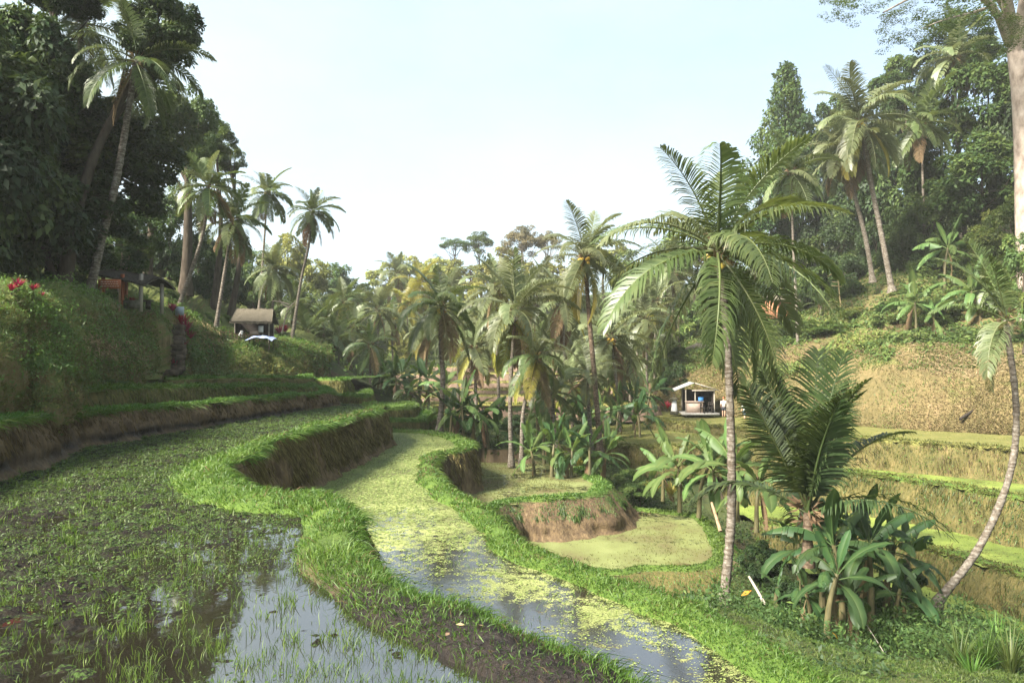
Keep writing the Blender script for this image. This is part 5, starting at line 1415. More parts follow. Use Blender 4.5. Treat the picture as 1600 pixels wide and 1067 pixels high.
tree((575, 478), (30, 30), 150, 'far', 'small dark tree right of the skyline low point', gTF, 'leaf_mid')
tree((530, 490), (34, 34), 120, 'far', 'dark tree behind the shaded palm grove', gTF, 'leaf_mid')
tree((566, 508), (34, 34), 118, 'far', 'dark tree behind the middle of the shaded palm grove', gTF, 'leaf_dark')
tree((608, 440), (34, 30), 165, 'far', 'pale hazy tree left of the far skyline palm', gTF, 'leaf_sunlit_yellow')
tree((640, 425), (32, 32), 168, 'far', 'pale hazy tree behind the far skyline palm', gTF, 'leaf_sunlit_yellow')
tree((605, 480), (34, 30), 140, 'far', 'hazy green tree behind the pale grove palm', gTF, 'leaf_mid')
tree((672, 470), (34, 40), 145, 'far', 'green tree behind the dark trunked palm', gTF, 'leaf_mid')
tree((690, 430), (36, 34), 160, 'far', 'yellowish tree above the dark trunked palm', gTF, 'leaf_sunlit_yellow')
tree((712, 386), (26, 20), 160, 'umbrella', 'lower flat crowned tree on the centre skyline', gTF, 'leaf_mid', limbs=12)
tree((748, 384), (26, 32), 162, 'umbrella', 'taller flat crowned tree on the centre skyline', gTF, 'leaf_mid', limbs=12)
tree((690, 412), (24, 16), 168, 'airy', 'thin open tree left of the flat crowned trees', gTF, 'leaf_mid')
tree((735, 430), (40, 34), 150, 'far', 'golden tree below the flat crowned trees', gTF, 'leaf_sunlit_yellow')
tree((745, 480), (46, 40), 128, 'far', 'golden tree behind the centre palm', gTF, 'leaf_sunlit_yellow')
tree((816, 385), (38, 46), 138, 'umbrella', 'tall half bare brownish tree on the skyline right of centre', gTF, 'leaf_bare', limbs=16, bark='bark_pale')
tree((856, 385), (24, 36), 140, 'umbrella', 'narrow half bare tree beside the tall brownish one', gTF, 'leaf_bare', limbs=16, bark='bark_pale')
tree((788, 430), (42, 46), 140, 'far', 'bright yellow green tree left of the half bare trees', gTF, 'leaf_sunlit_yellow')
tree((840, 445), (44, 40), 138, 'far', 'yellow tree below the half bare trees', gTF, 'leaf_sunlit_yellow')
tree((880, 440), (40, 50), 135, 'far', 'yellow green tree left of the orange fruited palm', gTF, 'leaf_sunlit_yellow')
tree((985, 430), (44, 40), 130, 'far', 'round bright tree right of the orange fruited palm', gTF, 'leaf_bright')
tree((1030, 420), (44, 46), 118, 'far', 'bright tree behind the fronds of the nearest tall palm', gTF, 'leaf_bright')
tree((945, 400), (36, 30), 140, 'far', 'pale tree just behind the orange fruited palm crown', gTF, 'leaf_sunlit_yellow')
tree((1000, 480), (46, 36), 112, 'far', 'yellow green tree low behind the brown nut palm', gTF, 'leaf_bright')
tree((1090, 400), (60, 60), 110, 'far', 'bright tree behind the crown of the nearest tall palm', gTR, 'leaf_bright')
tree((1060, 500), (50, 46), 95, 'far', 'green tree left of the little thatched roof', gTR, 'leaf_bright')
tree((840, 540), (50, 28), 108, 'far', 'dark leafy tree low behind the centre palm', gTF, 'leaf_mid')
tree((640, 540), (30, 30), 112, 'far', 'yellow lit bushy tree at the back of the far terraces', gTF, 'leaf_sunlit_yellow')
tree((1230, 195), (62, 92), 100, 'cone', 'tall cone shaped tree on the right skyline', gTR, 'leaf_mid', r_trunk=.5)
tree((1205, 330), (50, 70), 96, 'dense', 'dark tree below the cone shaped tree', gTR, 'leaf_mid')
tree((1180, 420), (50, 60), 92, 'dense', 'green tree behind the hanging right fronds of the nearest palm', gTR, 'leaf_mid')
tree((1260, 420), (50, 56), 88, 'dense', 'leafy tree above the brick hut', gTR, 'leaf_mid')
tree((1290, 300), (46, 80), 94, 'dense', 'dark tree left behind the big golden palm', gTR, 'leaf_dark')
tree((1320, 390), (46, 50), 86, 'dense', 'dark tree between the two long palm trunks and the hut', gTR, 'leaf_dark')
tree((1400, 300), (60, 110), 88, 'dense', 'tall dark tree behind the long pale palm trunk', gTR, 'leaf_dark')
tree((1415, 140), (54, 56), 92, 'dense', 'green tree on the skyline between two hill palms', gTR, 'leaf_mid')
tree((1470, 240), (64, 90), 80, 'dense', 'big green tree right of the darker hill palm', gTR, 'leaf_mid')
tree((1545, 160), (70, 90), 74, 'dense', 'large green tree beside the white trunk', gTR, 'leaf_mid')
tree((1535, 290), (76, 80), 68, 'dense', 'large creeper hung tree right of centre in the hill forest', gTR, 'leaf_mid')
tree((1460, 350), (52, 60), 72, 'dense', 'leafy tree above the withered banana leaf', gTR, 'leaf_mid')
tree((1420, 410), (50, 40), 76, 'dense', 'low green tree right of the long pale palm trunk', gTR, 'leaf_mid')
tree((1580, 370), (50, 70), 62, 'dense', 'bright leaved tree at the right edge of the hill forest', gTR, 'leaf_bright')
tree((1500, 70), (56, 50), 84, 'dense', 'dark tree behind the highest palm crown', gTR, 'leaf_dark')
tree((1620, 240), (80, 160), 70, 'dense', 'dark tree behind the white trunk at the right edge', gTR, 'leaf_dark')
tree((1350, 260), (46, 60), 96, 'dense', 'dark tree directly behind the big golden palm', gTR, 'leaf_dark')
tree((1500, 440), (60, 40), 70, 'dense', 'bushy tree behind the ledge bananas', gTR, 'leaf_mid')
tree((1580, 470), (50, 50), 60, 'dense', 'bushy tree at the right end of the ledge', gTR, 'leaf_mid')
for (x, y), rr, d, lb, mt in [((1345, 330), (60, 90), 92, 'dark tree filling the gap left of the long pale palm trunk', 'leaf_dark'), ((1255, 350), (54, 80), 98, 'dark tree between the cone shaped tree and the two long palm trunks', 'leaf_dark'), ((1385, 225), (56, 70), 99, 'tall dark tree right behind the golden palm fronds', 'leaf_dark'), ((1300, 215), (46, 66), 102, 'green tree between the cone shaped tree and the big golden palm', 'leaf_mid'),
        ((1310, 440), (44, 42), 80, 'dark leafy tree at the left of the long palm trunks foot', 'leaf_dark'), ((1272, 452), (40, 36), 80, 'green tree just right of the brick hut', 'leaf_mid'), ((1425, 365), (50, 60), 77, 'dense tree right of the long pale palm trunk at mid height', 'leaf_mid'), ((1370, 395), (36, 50), 82, 'dark tree seen between the two long palm trunks', 'leaf_dark'), ((1465, 425), (44, 40), 70, 'green tree behind the withered banana leaf', 'leaf_mid'), ((1150, 470), (50, 50), 92, 'green tree behind the hanging left fronds of the nearest palm', 'leaf_mid'), ((1545, 400), (50, 50), 66, 'bright tree behind the leaning palm crown', 'leaf_bright'), ((1200, 470), (36, 30), 84, 'dark tree behind the brick hut', 'leaf_dark')]:
    tree((x, y), rr, d, 'dense', lb, gTR, mt)
for (x, y), rr, d, lb in [((1240, 510), (40, 16), 68, 'low bright bush left on the crest below the brick hut'), ((1350, 492), (36, 16), 66, 'bright leafy bush on the crest below the two long palm trunks'), ((1400, 480), (34, 20), 63, 'bright bush left of the ledge bananas'), ((1190, 525), (30, 14), 71, 'low bush at the left end of the dry slope crest'), ((1445, 500), (34, 22), 60, 'bright bush hugging the first ledge banana')]:
    tree((x, y), rr, d, 'far', lb, 'bushes along the crest of the dry slope', 'leaf_bright', name='bush', limbs=6, shrub=True, r_trunk=.05)
tree((1600, 440), (48, 84), 50, 'dense', 'bright leaved tree hiding the lower part of the white trunk', gTR, 'leaf_bright')
# the white trunked giant on the right edge: trunk, fork and a thin wide crown above the frame
def giant():
    foot = P(1612, 520, 55)
    t = thing('white_trunk_tree', foot, 'giant tree with smooth white trunk and forked top at the right edge', 'tree', gTR)
    mb = MB()
    a = [P(1612, 540, 55), P(1604, 350, 55), P(1598, 180, 55), P(1586, 60, 55)]
    mb.tube(catmull(np.array(a) - foot, 22), np.linspace(.85, .62, 22), 12, False, .03, 3)
    for path, r0 in (([(1586, 62), (1575, 10), (1560, -70), (1500, -150)], .5), ([(1590, 90), (1600, 0), (1625, -90), (1660, -190)], .46), ([(1578, 70), (1550, 10), (1490, -30), (1400, -50)], .34), ([(1572, 20), (1530, -40), (1440, -10), (1380, 20)], .2), ([(1550, 10), (1520, 20), (1480, 30), (1440, 45)], .12)):
        mb.tube(catmull(np.array([P(x, y, 55 - 2 * i) for i, (x, y) in enumerate(path)]) - foot, 12), np.linspace(r0, r0 * .25, 12), 7, False)
    obj('trunk', mb.mesh('trunk', M['bark_pale'], True), t)
    m = CR['airy'][1][0]
    for (x, y, rx, rz, d) in ((1345, 4, 60, 26, 50), (1420, 45, 60, 34, 50), (1490, 10, 90, 60, 51), (1560, -60, 130, 90, 54), (1400, -80, 120, 70, 50), (1650, -100, 140, 100, 58), (1560, 60, 60, 30, 52)):
        c = obj('crown', m, t, P(x, y, d) - foot, (0, 0, x * .01), (rx * d / F_PIX, rx * d / F_PIX, rz * d / F_PIX), M['leaf_mid'])
        c['kind'] = 'stuff'
giant()
SH = [((1036, 560), (34, 36), 76, 'dense', 'round dark bush at the left foot of the dry slope', 'leaf_mid'), ((1052, 598), (24, 34), 69, 'dense', 'dark bush just behind the tin roofed stall', 'leaf_dark'), ((1395, 505), (40, 16), 62, 'far', 'low bright bush on the crest of the dry slope', 'leaf_bright'), ((1300, 515), (50, 14), 65, 'far', 'long low bright bush below the bamboo pole', 'leaf_bright'), ((1480, 490), (44, 26), 60, 'dense', 'green bush between the ledge bananas', 'leaf_mid'), ((1330, 452), (30, 18), 74, 'dense', 'dark bush at the foot of the two long palm trunks', 'leaf_mid'),
      ((1425, 465), (36, 20), 66, 'dense', 'fresh green bush right of the long pale palm trunk', 'leaf_bright'), ((200, 462), (26, 16), 42, 'dense', 'green bush in front of the open shelter', 'leaf_mid'), ((60, 440), (40, 20), 30, 'dense', 'dark bush behind the red leaved plants', 'leaf_dark'), ((110, 445), (34, 22), 34, 'dense', 'dark bush beside the foot of the pale leaning palm', 'leaf_dark'), ((255, 470), (24, 18), 48, 'dense', 'green bush left of the leaning palm foot', 'leaf_mid'), ((322, 500), (22, 14), 56, 'dense', 'green bush behind the notice board', 'leaf_mid'), ((350, 505), (20, 14), 62, 'dense', 'green bush at the left end of the stall', 'leaf_mid'),
      ((480, 560), (22, 26), 66, 'dense', 'dark bush at the right end of the left bank', 'leaf_mid'), ((1000, 765), (34, 16), 37, 'dense', 'dark green bush behind the green pond', 'leaf_mid'), ((980, 750), (26, 18), 39, 'dense', 'bush with fresh leaves right of the cut bank', 'leaf_bright'), ((180, 600), (22, 8), 26, 'dense', 'low clump of weeds on the upper left terrace', 'leaf_mid'), ((720, 660), (30, 18), 46, 'dense', 'dark bush among the stems of the valley thicket', 'leaf_mid'), ((800, 670), (40, 22), 50, 'dense', 'dark bush behind the two close palm trunks', 'leaf_dark'), ((930, 650), (60, 30), 62, 'dense', 'dark bush behind the orange fruited palm trunk', 'leaf_dark'),
      ((1420, 900), (26, 20), 22.5, 'dense', 'dark bush between the banana clump and the leaning palm foot', 'leaf_dark'), ((1190, 880), (36, 34), 23.5, 'dense', 'dark bush right of the ringed palm trunk', 'leaf_dark'), ((1235, 930), (34, 30), 22, 'dense', 'dark bush at the left foot of the near banana clump', 'leaf_dark'), ((1480, 1000), (36, 26), 19.5, 'dense', 'leafy dark bush above the tall grass clump', 'leaf_mid'), ((1350, 940), (50, 44), 23, 'dense', 'dark bush inside the near banana clump', 'leaf_dark'), ((1395, 1000), (34, 28), 20.5, 'dense', 'dark shaded bush at the right foot of the near banana clump', 'leaf_dark')]
for c, rr, d, st, lb, mt in SH:
    tree(c, rr, d, st, lb, gSh, mt, name='bush', limbs=6, shrub=True, r_trunk=.05)

# ------------------------------------------------------------------ other plants
def tuft_mesh(name, n, hmin, hmax, w, spread, mat, seed, curve=.6):
    r = np.random.default_rng(seed)
    a = r.random(n) * 6.28
    k = 5
    t = np.linspace(0, 1, k)
    h = r.uniform(hmin, hmax, n)
    lean = r.uniform(.1, spread, n)
    Vs = []
    for i in range(k):
        out = lean * h * t[i] ** (1.2 + curve)
        z = h * (t[i] - .35 * lean * t[i] ** 2.5)
        c = np.column_stack([np.cos(a) * (out + .06), np.sin(a) * (out + .06), z])
        s = np.column_stack([-np.sin(a), np.cos(a), np.zeros(n)]) * (w * [.6, 1, .9, .6, .05][i])
        Vs += [c - s, c + s]
    V = np.stack(Vs, 1).reshape(-1, 3)
    base = np.arange(n)[:, None] * 2 * k
    Q = np.concatenate([base + np.array([[2 * i, 2 * i + 1, 2 * i + 3, 2 * i + 2]]) for i in range(k - 1)])
    return mesh(name, V, Q, M[mat], {'tint': np.repeat(np.clip(r.normal(.5, .22, n), 0, 1), 2 * k)})
TALL = [tuft_mesh('blades', 90, .7, 1.5, .016, .9, 'grass_dark', 21), tuft_mesh('blades', 90, .6, 1.3, .016, .9, 'grass', 22)]
for i, (px, py, d, s, lb) in enumerate([(1500, 1060, 16.5, 1.0, 'arching tall grass clump leftmost at the lower right corner'), (1540, 1058, 16.8, 1.1, 'biggest arching tall grass clump at the lower right corner'), (1580, 1062, 16.2, 1.0, 'arching tall grass clump at the right edge of the lower corner'), (1560, 1035, 18.4, 1.1, 'tall grass clump behind the others below the leaning palm'), (1600, 1040, 18, 1.0, 'tall grass clump cut by the right edge'), (1520, 1075, 15.4, .8, 'short tall grass clump at the very bottom right')]):
    t = thing('tall_grass_clump', P(px, py, d), lb, 'grass clump', 'tall grass at the lower right')
    o = obj('blades', TALL[i % 2], t, None, (0, 0, i), s); o['kind'] = 'stuff'
FERN = frond_mesh('fern_frond', 52, 70, 20, 990, .22, .2)
for i, (px, py, d, s, lb) in enumerate([(1450, 1020, 19, 1.0, 'fern under the leaning palm foot'), (1475, 1040, 18, .9, 'fern left of the tall grass clumps'), (1405, 1015, 19, .9, 'fern at the right foot of the near banana clump'), (1430, 990, 20, .9, 'fern between the banana clump and leaning palm'), (1210, 985, 18, .7, 'fern below the low banana sucker'), (1530, 1010, 20.5, 1.0, 'fern behind the tall grass clumps')]):
    t = thing('fern', P(px, py + 6, d), lb, 'fern', 'ferns in the gully')
    for k in range(10):
        obj('frond', FERN, t, None, (0, 0, k * .63 + i), s * (.8 + .03 * k), M['leaf_mid'])
RED = tuft_mesh('leaves', 70, .2, .62, .028, 1.0, 'red_leaf', 31, .1)
for i, (px, py, d, s, lb) in enumerate([(28, 452, 23.5, 1.0, 'tallest red leaved plant at the left above the mossy knob'), (16, 456, 22, .8, 'red leaved plant nearest the left edge'), (55, 456, 25, .8, 'red leaved plant with bright tips beside the dark bushes'), (66, 466, 25.5, .6, 'low red leaved plant on the bank edge'), (288, 508, 44, 1.2, 'topmost magenta plant beside the stone steps'), (293, 520, 43.5, 1.2, 'second magenta plant beside the stone steps'), (297, 532, 43, 1.1, 'third magenta plant beside the stone steps'), (286, 548, 42, .9, 'fourth magenta plant low beside the stone steps'), (276, 572, 40, .8, 'lowest red plant at the foot of the stone steps'),
        (436, 519, 60, 1.3, 'red flowering plant right of the stall, left one of two'), (448, 519, 61, 1.3, 'red flowering plant right of the stall, right one of two'), (272, 486, 46, .8, 'dull red plant behind the leaning palm foot'), (1042, 640, 62.5, 1.2, 'red flowering plant left of the white shrine'), (207, 478, 38, .8, 'orange red plant on the bank below the shelter')]):
    pf = snap_left(px, py) if px < 460 else P(px, py, d)
    t = thing('red_leaved_plant', pf, lb, 'plant', 'red leaved plants')
    s *= .55 if px < 100 else (.8 if px < 230 else 1.25)
    o = obj('leaves', RED, t, (0, 0, .1), (0, 0, i), s); o['kind'] = 'stuff'
    obj('stem', MB().tube([(0, 0, -.2), (0, 0, .3)], [.03, .02], 5).mesh('stem', M['bark']), t)
YEL = tuft_mesh('leaves', 40, .3, .9, .05, .9, 'palm_yellow', 32, .3)
for i, (px, py, d, lb) in enumerate([(1022, 772, 35.5, 'yellow leaved plant left of the pale bananas by the pond'), (1048, 775, 34.5, 'yellow and orange leaved plant under the pale bananas'), (905, 730, 39, 'yellow leaved plant among the valley bananas')]):
    t = thing('yellow_leaved_plant', P(px, py, d), lb, 'plant', 'yellow leaved plants')
    o = obj('leaves', YEL, t, None, (0, 0, i), 1.0); o['kind'] = 'stuff'
# straw lying on the slopes
def straw(name, cx, cy, d, rx, ry, n, seed, A, nm, mat='straw', L=.5):
    r = np.random.default_rng(seed)
    c = P(cx, cy, d)
    flat = A.reshape(-1, 3); fn = nm.reshape(-1, 3)
    dd = ((flat[:, 0] - c[0]) / rx) ** 2 + ((flat[:, 2] - c[2]) / ry) ** 2 + ((flat[:, 1] - c[1]) / 6) ** 2
    near_i = np.where(dd < 1)[0]
    if len(near_i) < 4: return
    k = r.choice(near_i, n)
    p = flat[k] + r.normal(0, .15, (n, 3)) * np.array([1, 1, .3]) + fn[k] * .05
    blades(name, p, r.uniform(.3, 1, n) * L, .03, np.cross(fn[k], r.normal(0, 1, (n, 3))) + fn[k] * .15, M[mat], seed, None, .2)
straw('fallen_straw', 340, 530, 47.5, 1.0, 1.6, 1400, 61, LG, LN)
straw('fallen_straw', 1500, 560, 52.5, 4.0, 1.6, 3000, 62, RG, RN)
straw('fallen_straw', 1440, 520, 58, 4.0, .8, 2000, 63, RG, RN)
straw('fallen_straw', 1270, 545, 62, 4.0, 1.2, 1800, 64, RG, RN)
straw('fallen_straw', 145, 545, 27, 1.4, .5, 800, 65, LG, LN, 'straw', .35)
straw('fallen_straw', 100, 540, 24, .9, .35, 500, 66, LG, LN, 'straw', .3)

# ------------------------------------------------------------------ buildings and made things
def posts(t, pts, h, r, mat, name='post'):
    for x, y in pts:
        obj(name, MB().tube([(x, y, -.3), (x, y, h)], [r, r * .95], 7).mesh(name, M[mat]), t)
# thatched stall on the left bank
sp = snap_left(396, 526)
stall = thing('thatched_stall', sp, 'open stall with weathered thatched roof and dark inside on the left bank', 'stall', rotz=.12)
stall.scale = (.86, .86, .86)
posts(stall, [(-1.45, -.9), (1.45, -.9), (-1.45, .9), (1.45, .9)], 1.45, .05, 'wood_grey')
def slab(a, b, c, d, th=.12, nx=10, ny=5, rough=.03, seed=0):
    r = np.random.default_rng(seed)
    u = np.linspace(0, 1, nx)[:, None, None]; v = np.linspace(0, 1, ny)[None, :, None]
    a, b, c, d = map(np.array, (a, b, c, d))
    S_ = (a * (1 - u) + b * u) * (1 - v) + (d * (1 - u) + c * u) * v
    S_ = S_ + r.normal(0, rough, (nx, ny, 1)) * np.array([.3, .3, 1])
    lo = S_ - np.array([0, 0, th])
    V = np.concatenate([S_.reshape(-1, 3), lo.reshape(-1, 3)])
    g_ = grid_faces(nx, ny); o_ = nx * ny
    e = [i * ny for i in range(nx)] + [(nx - 1) * ny + j for j in range(1, ny)] + [i * ny + ny - 1 for i in range(nx - 2, -1, -1)] + [j for j in range(ny - 2, 0, -1)]
    rim = [[e[k], e[(k + 1) % len(e)], e[(k + 1) % len(e)] + o_, e[k] + o_] for k in range(len(e))]
    return V, np.concatenate([g_, g_[:, ::-1] + o_, np.array(rim)])
V, Q = slab((-1.8, -1.35, 1.5), (1.8, -1.35, 1.5), (1.6, .1, 2.75), (-1.6, .1, 2.75), .14, 22, 7, .05, 1)
V2, Q2 = slab((1.8, 1.5, 1.5), (-1.8, 1.5, 1.5), (-1.6, .1, 2.75), (1.6, .1, 2.75), .14, 22, 7, .05, 2)
obj('roof', MB().add(V, Q).add(V2, Q2).mesh('roof', M['thatch']), stall)
obj('back_wall', MB().box((0, .85, .7), (2.9, .06, 1.45)).box((-1.42, 0, .7), (.05, 1.7, 1.4)).mesh('back_wall', M['dark_wood_and_shade']), stall)
obj('counter', MB().box((-.1, -.55, .38), (1.3, .45, .06)).box((-.65, -.55, .15), (.06, .4, .5)).box((.45, -.55, .15), (.06, .4, .5)).mesh('counter', M['wood']), stall)
def rel(t, v):
    c, s = math.cos(t.rotation_euler[2]), math.sin(t.rotation_euler[2])
    v = np.array(v) * t.scale[0]
    return np.array(t.location) + np.array([v[0] * c - v[1] * s, v[0] * s + v[1] * c, v[2]])
tag(obj('white_sack', MB().ball((0, 0, .22), (.22, .2, .26), 9, 6).ball((.05, 0, .52), (.13, .12, .12), 8, 5).mesh('white_sack', M['white'], True), None, rel(stall, (-.95, -.8, .02))), 'white sack standing at the left post of the thatched stall', 'sack')
tag(obj('wooden_box', MB().box((0, 0, .12), (.55, .3, .24)).box((0, 0, .25), (.59, .34, .03)).mesh('wooden_box', M['plaster']), None, rel(stall, (.1, -.6, .42))), 'orange wooden box on the counter of the thatched stall', 'box')
wb = thing('white_board', rel(stall, (.75, -.85, 0)), 'small upright white board leaning inside the thatched stall', 'board')
obj('panel', MB().box((0, 0, .75), (.36, .03, .5)).mesh('panel', M['white']), wb)
obj('leg', MB().box((-.15, 0, .25), (.03, .03, .55)).mesh('leg', M['wood_grey']), wb)
obj('leg', MB().box((.15, 0, .25), (.03, .03, .55)).mesh('leg', M['wood_grey']), wb)
tp = snap_left(411, 537)
ta = thing('tarp_covered_table', tp, 'low table draped with a pale blue tarpaulin below the thatched stall', 'table')
th_ = np.linspace(-1, 1, 13); ty = np.linspace(-1, 1, 7)
X, Y = np.meshgrid(th_, ty, indexing='ij')
Z = .72 - .10 * np.abs(X) - .35 * np.clip(np.abs(X) - .6, 0, 1) - .3 * np.clip(-Y - .5, 0, 1) + .03 * np.sin(X * 7 + Y * 3)
obj('tarp', mesh('tarp', np.stack([X * .95, Y * .6, Z], -1), grid_faces(13, 7), M['tarp'], None, True), ta)
posts(ta, [(-.7, -.4), (.7, -.4), (-.7, .4), (.7, .4)], .55, .035, 'dark_wood_and_shade', 'leg')
# bamboo fence along the stall edge
fa, fb = snap_left(348, 524), snap_left(404, 533)
fn_ = thing('bamboo_fence', fa, 'low dark bamboo fence along the bank edge before the thatched stall', 'fence')
D = fb - fa
for i in range(16):
    p = D * i / 15
    obj('stake', MB().tube([p + (0, 0, -.25), p + (0, 0, .5 + .06 * math.sin(i * 5))], [.035, .03], 6).mesh('stake', M['wood']), fn_)
obj('rail', MB().tube([D * 0 + (0, -.05, .36), D + (0, -.05, .36)], [.03, .03], 6).mesh('rail', M['wood']), fn_)
# open shelter with red posts
hp = snap_left(208, 470) - np.array([0, 0, .35])
sh = thing('open_shelter', hp, 'open shelter with red posts and dark sloping roof under the left trees', 'shelter', rotz=-.1)
sh.scale = (.85, .85, .85)
for x, y in ((-1.05, -1.0), (.15, -1.0), (1.3, -1.0), (-1.05, 1.0), (1.3, 1.0)):
    obj('post', MB().box((x, y, .8), (.16, .16, 2.2)).mesh('post', M['wood_red'] if x < 1 else M['wood_grey']), sh)
V, Q = slab((-1.6, -1.5, 1.95), (1.9, -1.5, 1.25), (1.7, .1, 1.9), (-1.5, .1, 2.35), .10, 14, 5, .03, 3)
V2, Q2 = slab((1.9, 1.5, 1.3), (-1.6, 1.5, 1.95), (-1.5, .1, 2.35), (1.7, .1, 1.9), .10, 14, 5, .03, 4)
obj('roof', MB().add(V, Q).add(V2, Q2).mesh('roof', M['thatch_dark']), sh)
obj('bench', MB().box((.1, .3, .45), (1.9, .5, .07)).box((-.7, .3, .2), (.08, .4, .5)).box((.9, .3, .2), (.08, .4, .5)).mesh('bench', M['dark_wood_and_shade']), sh)
obj('low_wall', MB().box((.8, -1.05, .12), (1.0, .14, .5)).mesh('low_wall', M['stone_mossy']), sh)
# signs
def sign(name, foot, w, h, z, panel, post_m, label, rot=0, lines=None):
    t = thing(name, foot, label, 'sign', rotz=rot)
    obj('panel', MB().box((0, -.03, z), (w, .05, h)).mesh('panel', M[panel]), t)
    for s in (-1, 1):
        obj('post', MB().tube([(s * w * .42, .03, -.4), (s * w * .42, .03, z + h * .5)], [.04, .04], 6).mesh('post', M[post_m]), t)
    if lines:
        mb = MB()
        r = np.random.default_rng(5)
        for ly in lines:
            x = -w * .38
            while x < w * .36:
                l = r.uniform(.05, .12) * w
                mb.box((x + l / 2, -.058, z + ly), (l, .006, h * .055)); x += l + w * .03
        obj('lettering', mb.mesh('lettering', M['plaster']), t)
    return t
sign('wooden_sign', snap_left(171, 472), 1.0, .42, .82, 'wood_red', 'wood', 'brown wooden sign with pale faded writing beside the open shelter', 0, (.1, 0, -.1))
sign('notice_board', snap_left(284.5, 505), .48, .5, .66, 'sign_grey', 'wood_grey', 'blue grey notice board at the top of the stone steps', .1)
def bare_tree(foot, tips, r0, label, d):
    f = P(*foot)
    t = thing('bare_tree', f, label, 'tree')
    mb = MB()
    for path in tips:
        mb.tube(catmull(np.array([P(x, y, d) for x, y in path]) - f, 9), np.linspace(r0, r0 * .35, 9), 7, True, .1, 4)
    obj('trunk', mb.mesh('trunk', M['bark_pale'], True), t)
bare_tree((184, 470, 37), [[(184, 472), (186, 440), (190, 412)], [(188, 425), (191, 405), (190, 395)], [(188, 425), (195, 412), (204, 398)], [(189, 424), (198, 420), (208, 415)]], .1, 'pale bare tree stub with forked top left of the open shelter', 37)
bare_tree((440, 520, 66), [[(440, 521), (447, 492), (452, 476)], [(452, 476), (440, 472), (425, 470)], [(448, 485), (458, 474), (462, 470)], [(450, 480), (442, 476), (436, 468)]], .08, 'bare white branched tree right of the thatched stall', 66)
# stone steps
s0 = STEPS[0]
st_ = thing('stone_steps', s0, 'narrow flight of dark stone steps climbing the left bank', 'steps')
for i in range(18):
    p = STEPS[i] - s0
    obj('step', MB().box((p[0], p[1], p[2] - .02), (.95 + .2 * math.sin(i * 3.1), .42, .30), .25 * math.sin(i * 1.7)).mesh('step', M['earth_step']), st_)
tag(obj('white_post', MB().tube([(0, 0, -.2), (0, 0, .45)], [.05, .045], 7).ball((0, 0, .5), .07).mesh('white_post', M['white']), None, snap_left(283, 562)), 'short white post beside the lower stone steps', 'post')
# tin roofed stall on the right
hp = P(1082, 644, 61.5)
hs_ = thing('tin_roofed_stall', hp, 'small open stall with light tin roof and wooden counter at the right terrace', 'stall', rotz=-.08)
posts(hs_, [(-.75, -1.05), (.05, -1.1), (1.72, -1.05), (-.75, 1.0), (1.72, 1.0)], 2.05, .06, 'wood_grey')
# corrugated sheets on the left pitch
for k in range(4):
    x0 = -1.75 + k * .45
    u = np.linspace(0, 1, 10); v = np.linspace(-1.45, 1.3, 9)
    U_, V_ = np.meshgrid(u, v, indexing='ij')
    X = x0 + U_ * .46
    Z = 2.0 + (X + 1.75) * .36 + .02 * np.sin(U_ * 6.28 * 4) + .006 * k
    ys = V_ + .35 * (X + 1.75)
    lo = np.stack([X, ys, Z - .02], -1).reshape(-1, 3)
    Vv = np.concatenate([np.stack([X, ys, Z], -1).reshape(-1, 3), lo])
    obj('tin_sheet', mesh('tin_sheet', Vv, np.concatenate([grid_faces(10, 9), grid_faces(10, 9)[:, ::-1] + 90]), M['tin']), hs_)
V, Q = slab((.06, -.82, 2.66), (2.1, -1.3, 2.02), (2.1, 1.35, 2.05), (.06, 1.9, 2.66), .06, 8, 5, .01, 6)
obj('roof', MB().add(V, Q).mesh('roof', M['thatch']), hs_)
obj('front_beam', MB().box((.75, -1.22, 2.0), (2.0, .08, .1)).box((1.05, -1.2, 2.34), (2.1, .07, .08), 0, 0, .30).mesh('front_beam', M['wood_grey']), hs_)
obj('back_wall', MB().box((.5, .98, 1.0), (2.4, .06, 2.0)).box((1.7, 0, 1.0), (.05, 1.9, 1.9)).mesh('back_wall', M['dark_wood_and_shade']), hs_)
obj('counter', MB().box((.0, -.95, .5), (1.4, .5, 1.0)).box((.0, -.98, 1.02), (1.6, .62, .06)).mesh('counter', M['plaster']), hs_)
obj('floor_slab', MB().box((.45, -.3, -.05), (3.2, 2.6, .18)).mesh('floor_slab', M['stone']), hs_)
tag(obj('blue_cooler', MB().box((0, 0, .15), (.4, .3, .3)).box((0, 0, .32), (.43, .33, .05)).mesh('blue_cooler', M['blue']), None, rel(hs_, (.55, -.95, 1.05))), 'blue cooler box on the counter of the tin roofed stall', 'box')
def chair(loc, rz, label):
    t = thing('wooden_chair', loc, label, 'chair', 'chairs in front of the tin roofed stall', rz)
    for x in (-.2, .2):
        for y in (-.2, .2):
            obj('leg', MB().box((x, y, .22), (.05, .05, .46)).mesh('leg', M['dark_wood_and_shade']), t)
    obj('seat', MB().box((0, 0, .46), (.48, .46, .05)).mesh('seat', M['dark_wood_and_shade']), t)
    obj('backrest', MB().box((0, .21, .72), (.46, .04, .12)).box((-.2, .21, .66), (.05, .05, .45)).box((.2, .21, .66), (.05, .05, .45)).box((0, .21, .9), (.46, .04, .07)).mesh('backrest', M['dark_wood_and_shade']), t)
chair(rel(hs_, (.75, -1.35, .05)), .6, 'dark wooden chair left of two before the tin roofed stall')
chair(rel(hs_, (1.3, -1.25, .05)), -.5, 'dark wooden chair right of two before the tin roofed stall')
shr = thing('stone_shrine', P(1053.5, 646, 61.8), 'white stone shrine pillar with dark pagoda cap left of the tin roofed stall', 'shrine')
obj('plinth', MB().box((0, 0, .06), (.62, .62, .32)).mesh('plinth', M['stone_mossy']), shr)
mb = MB()
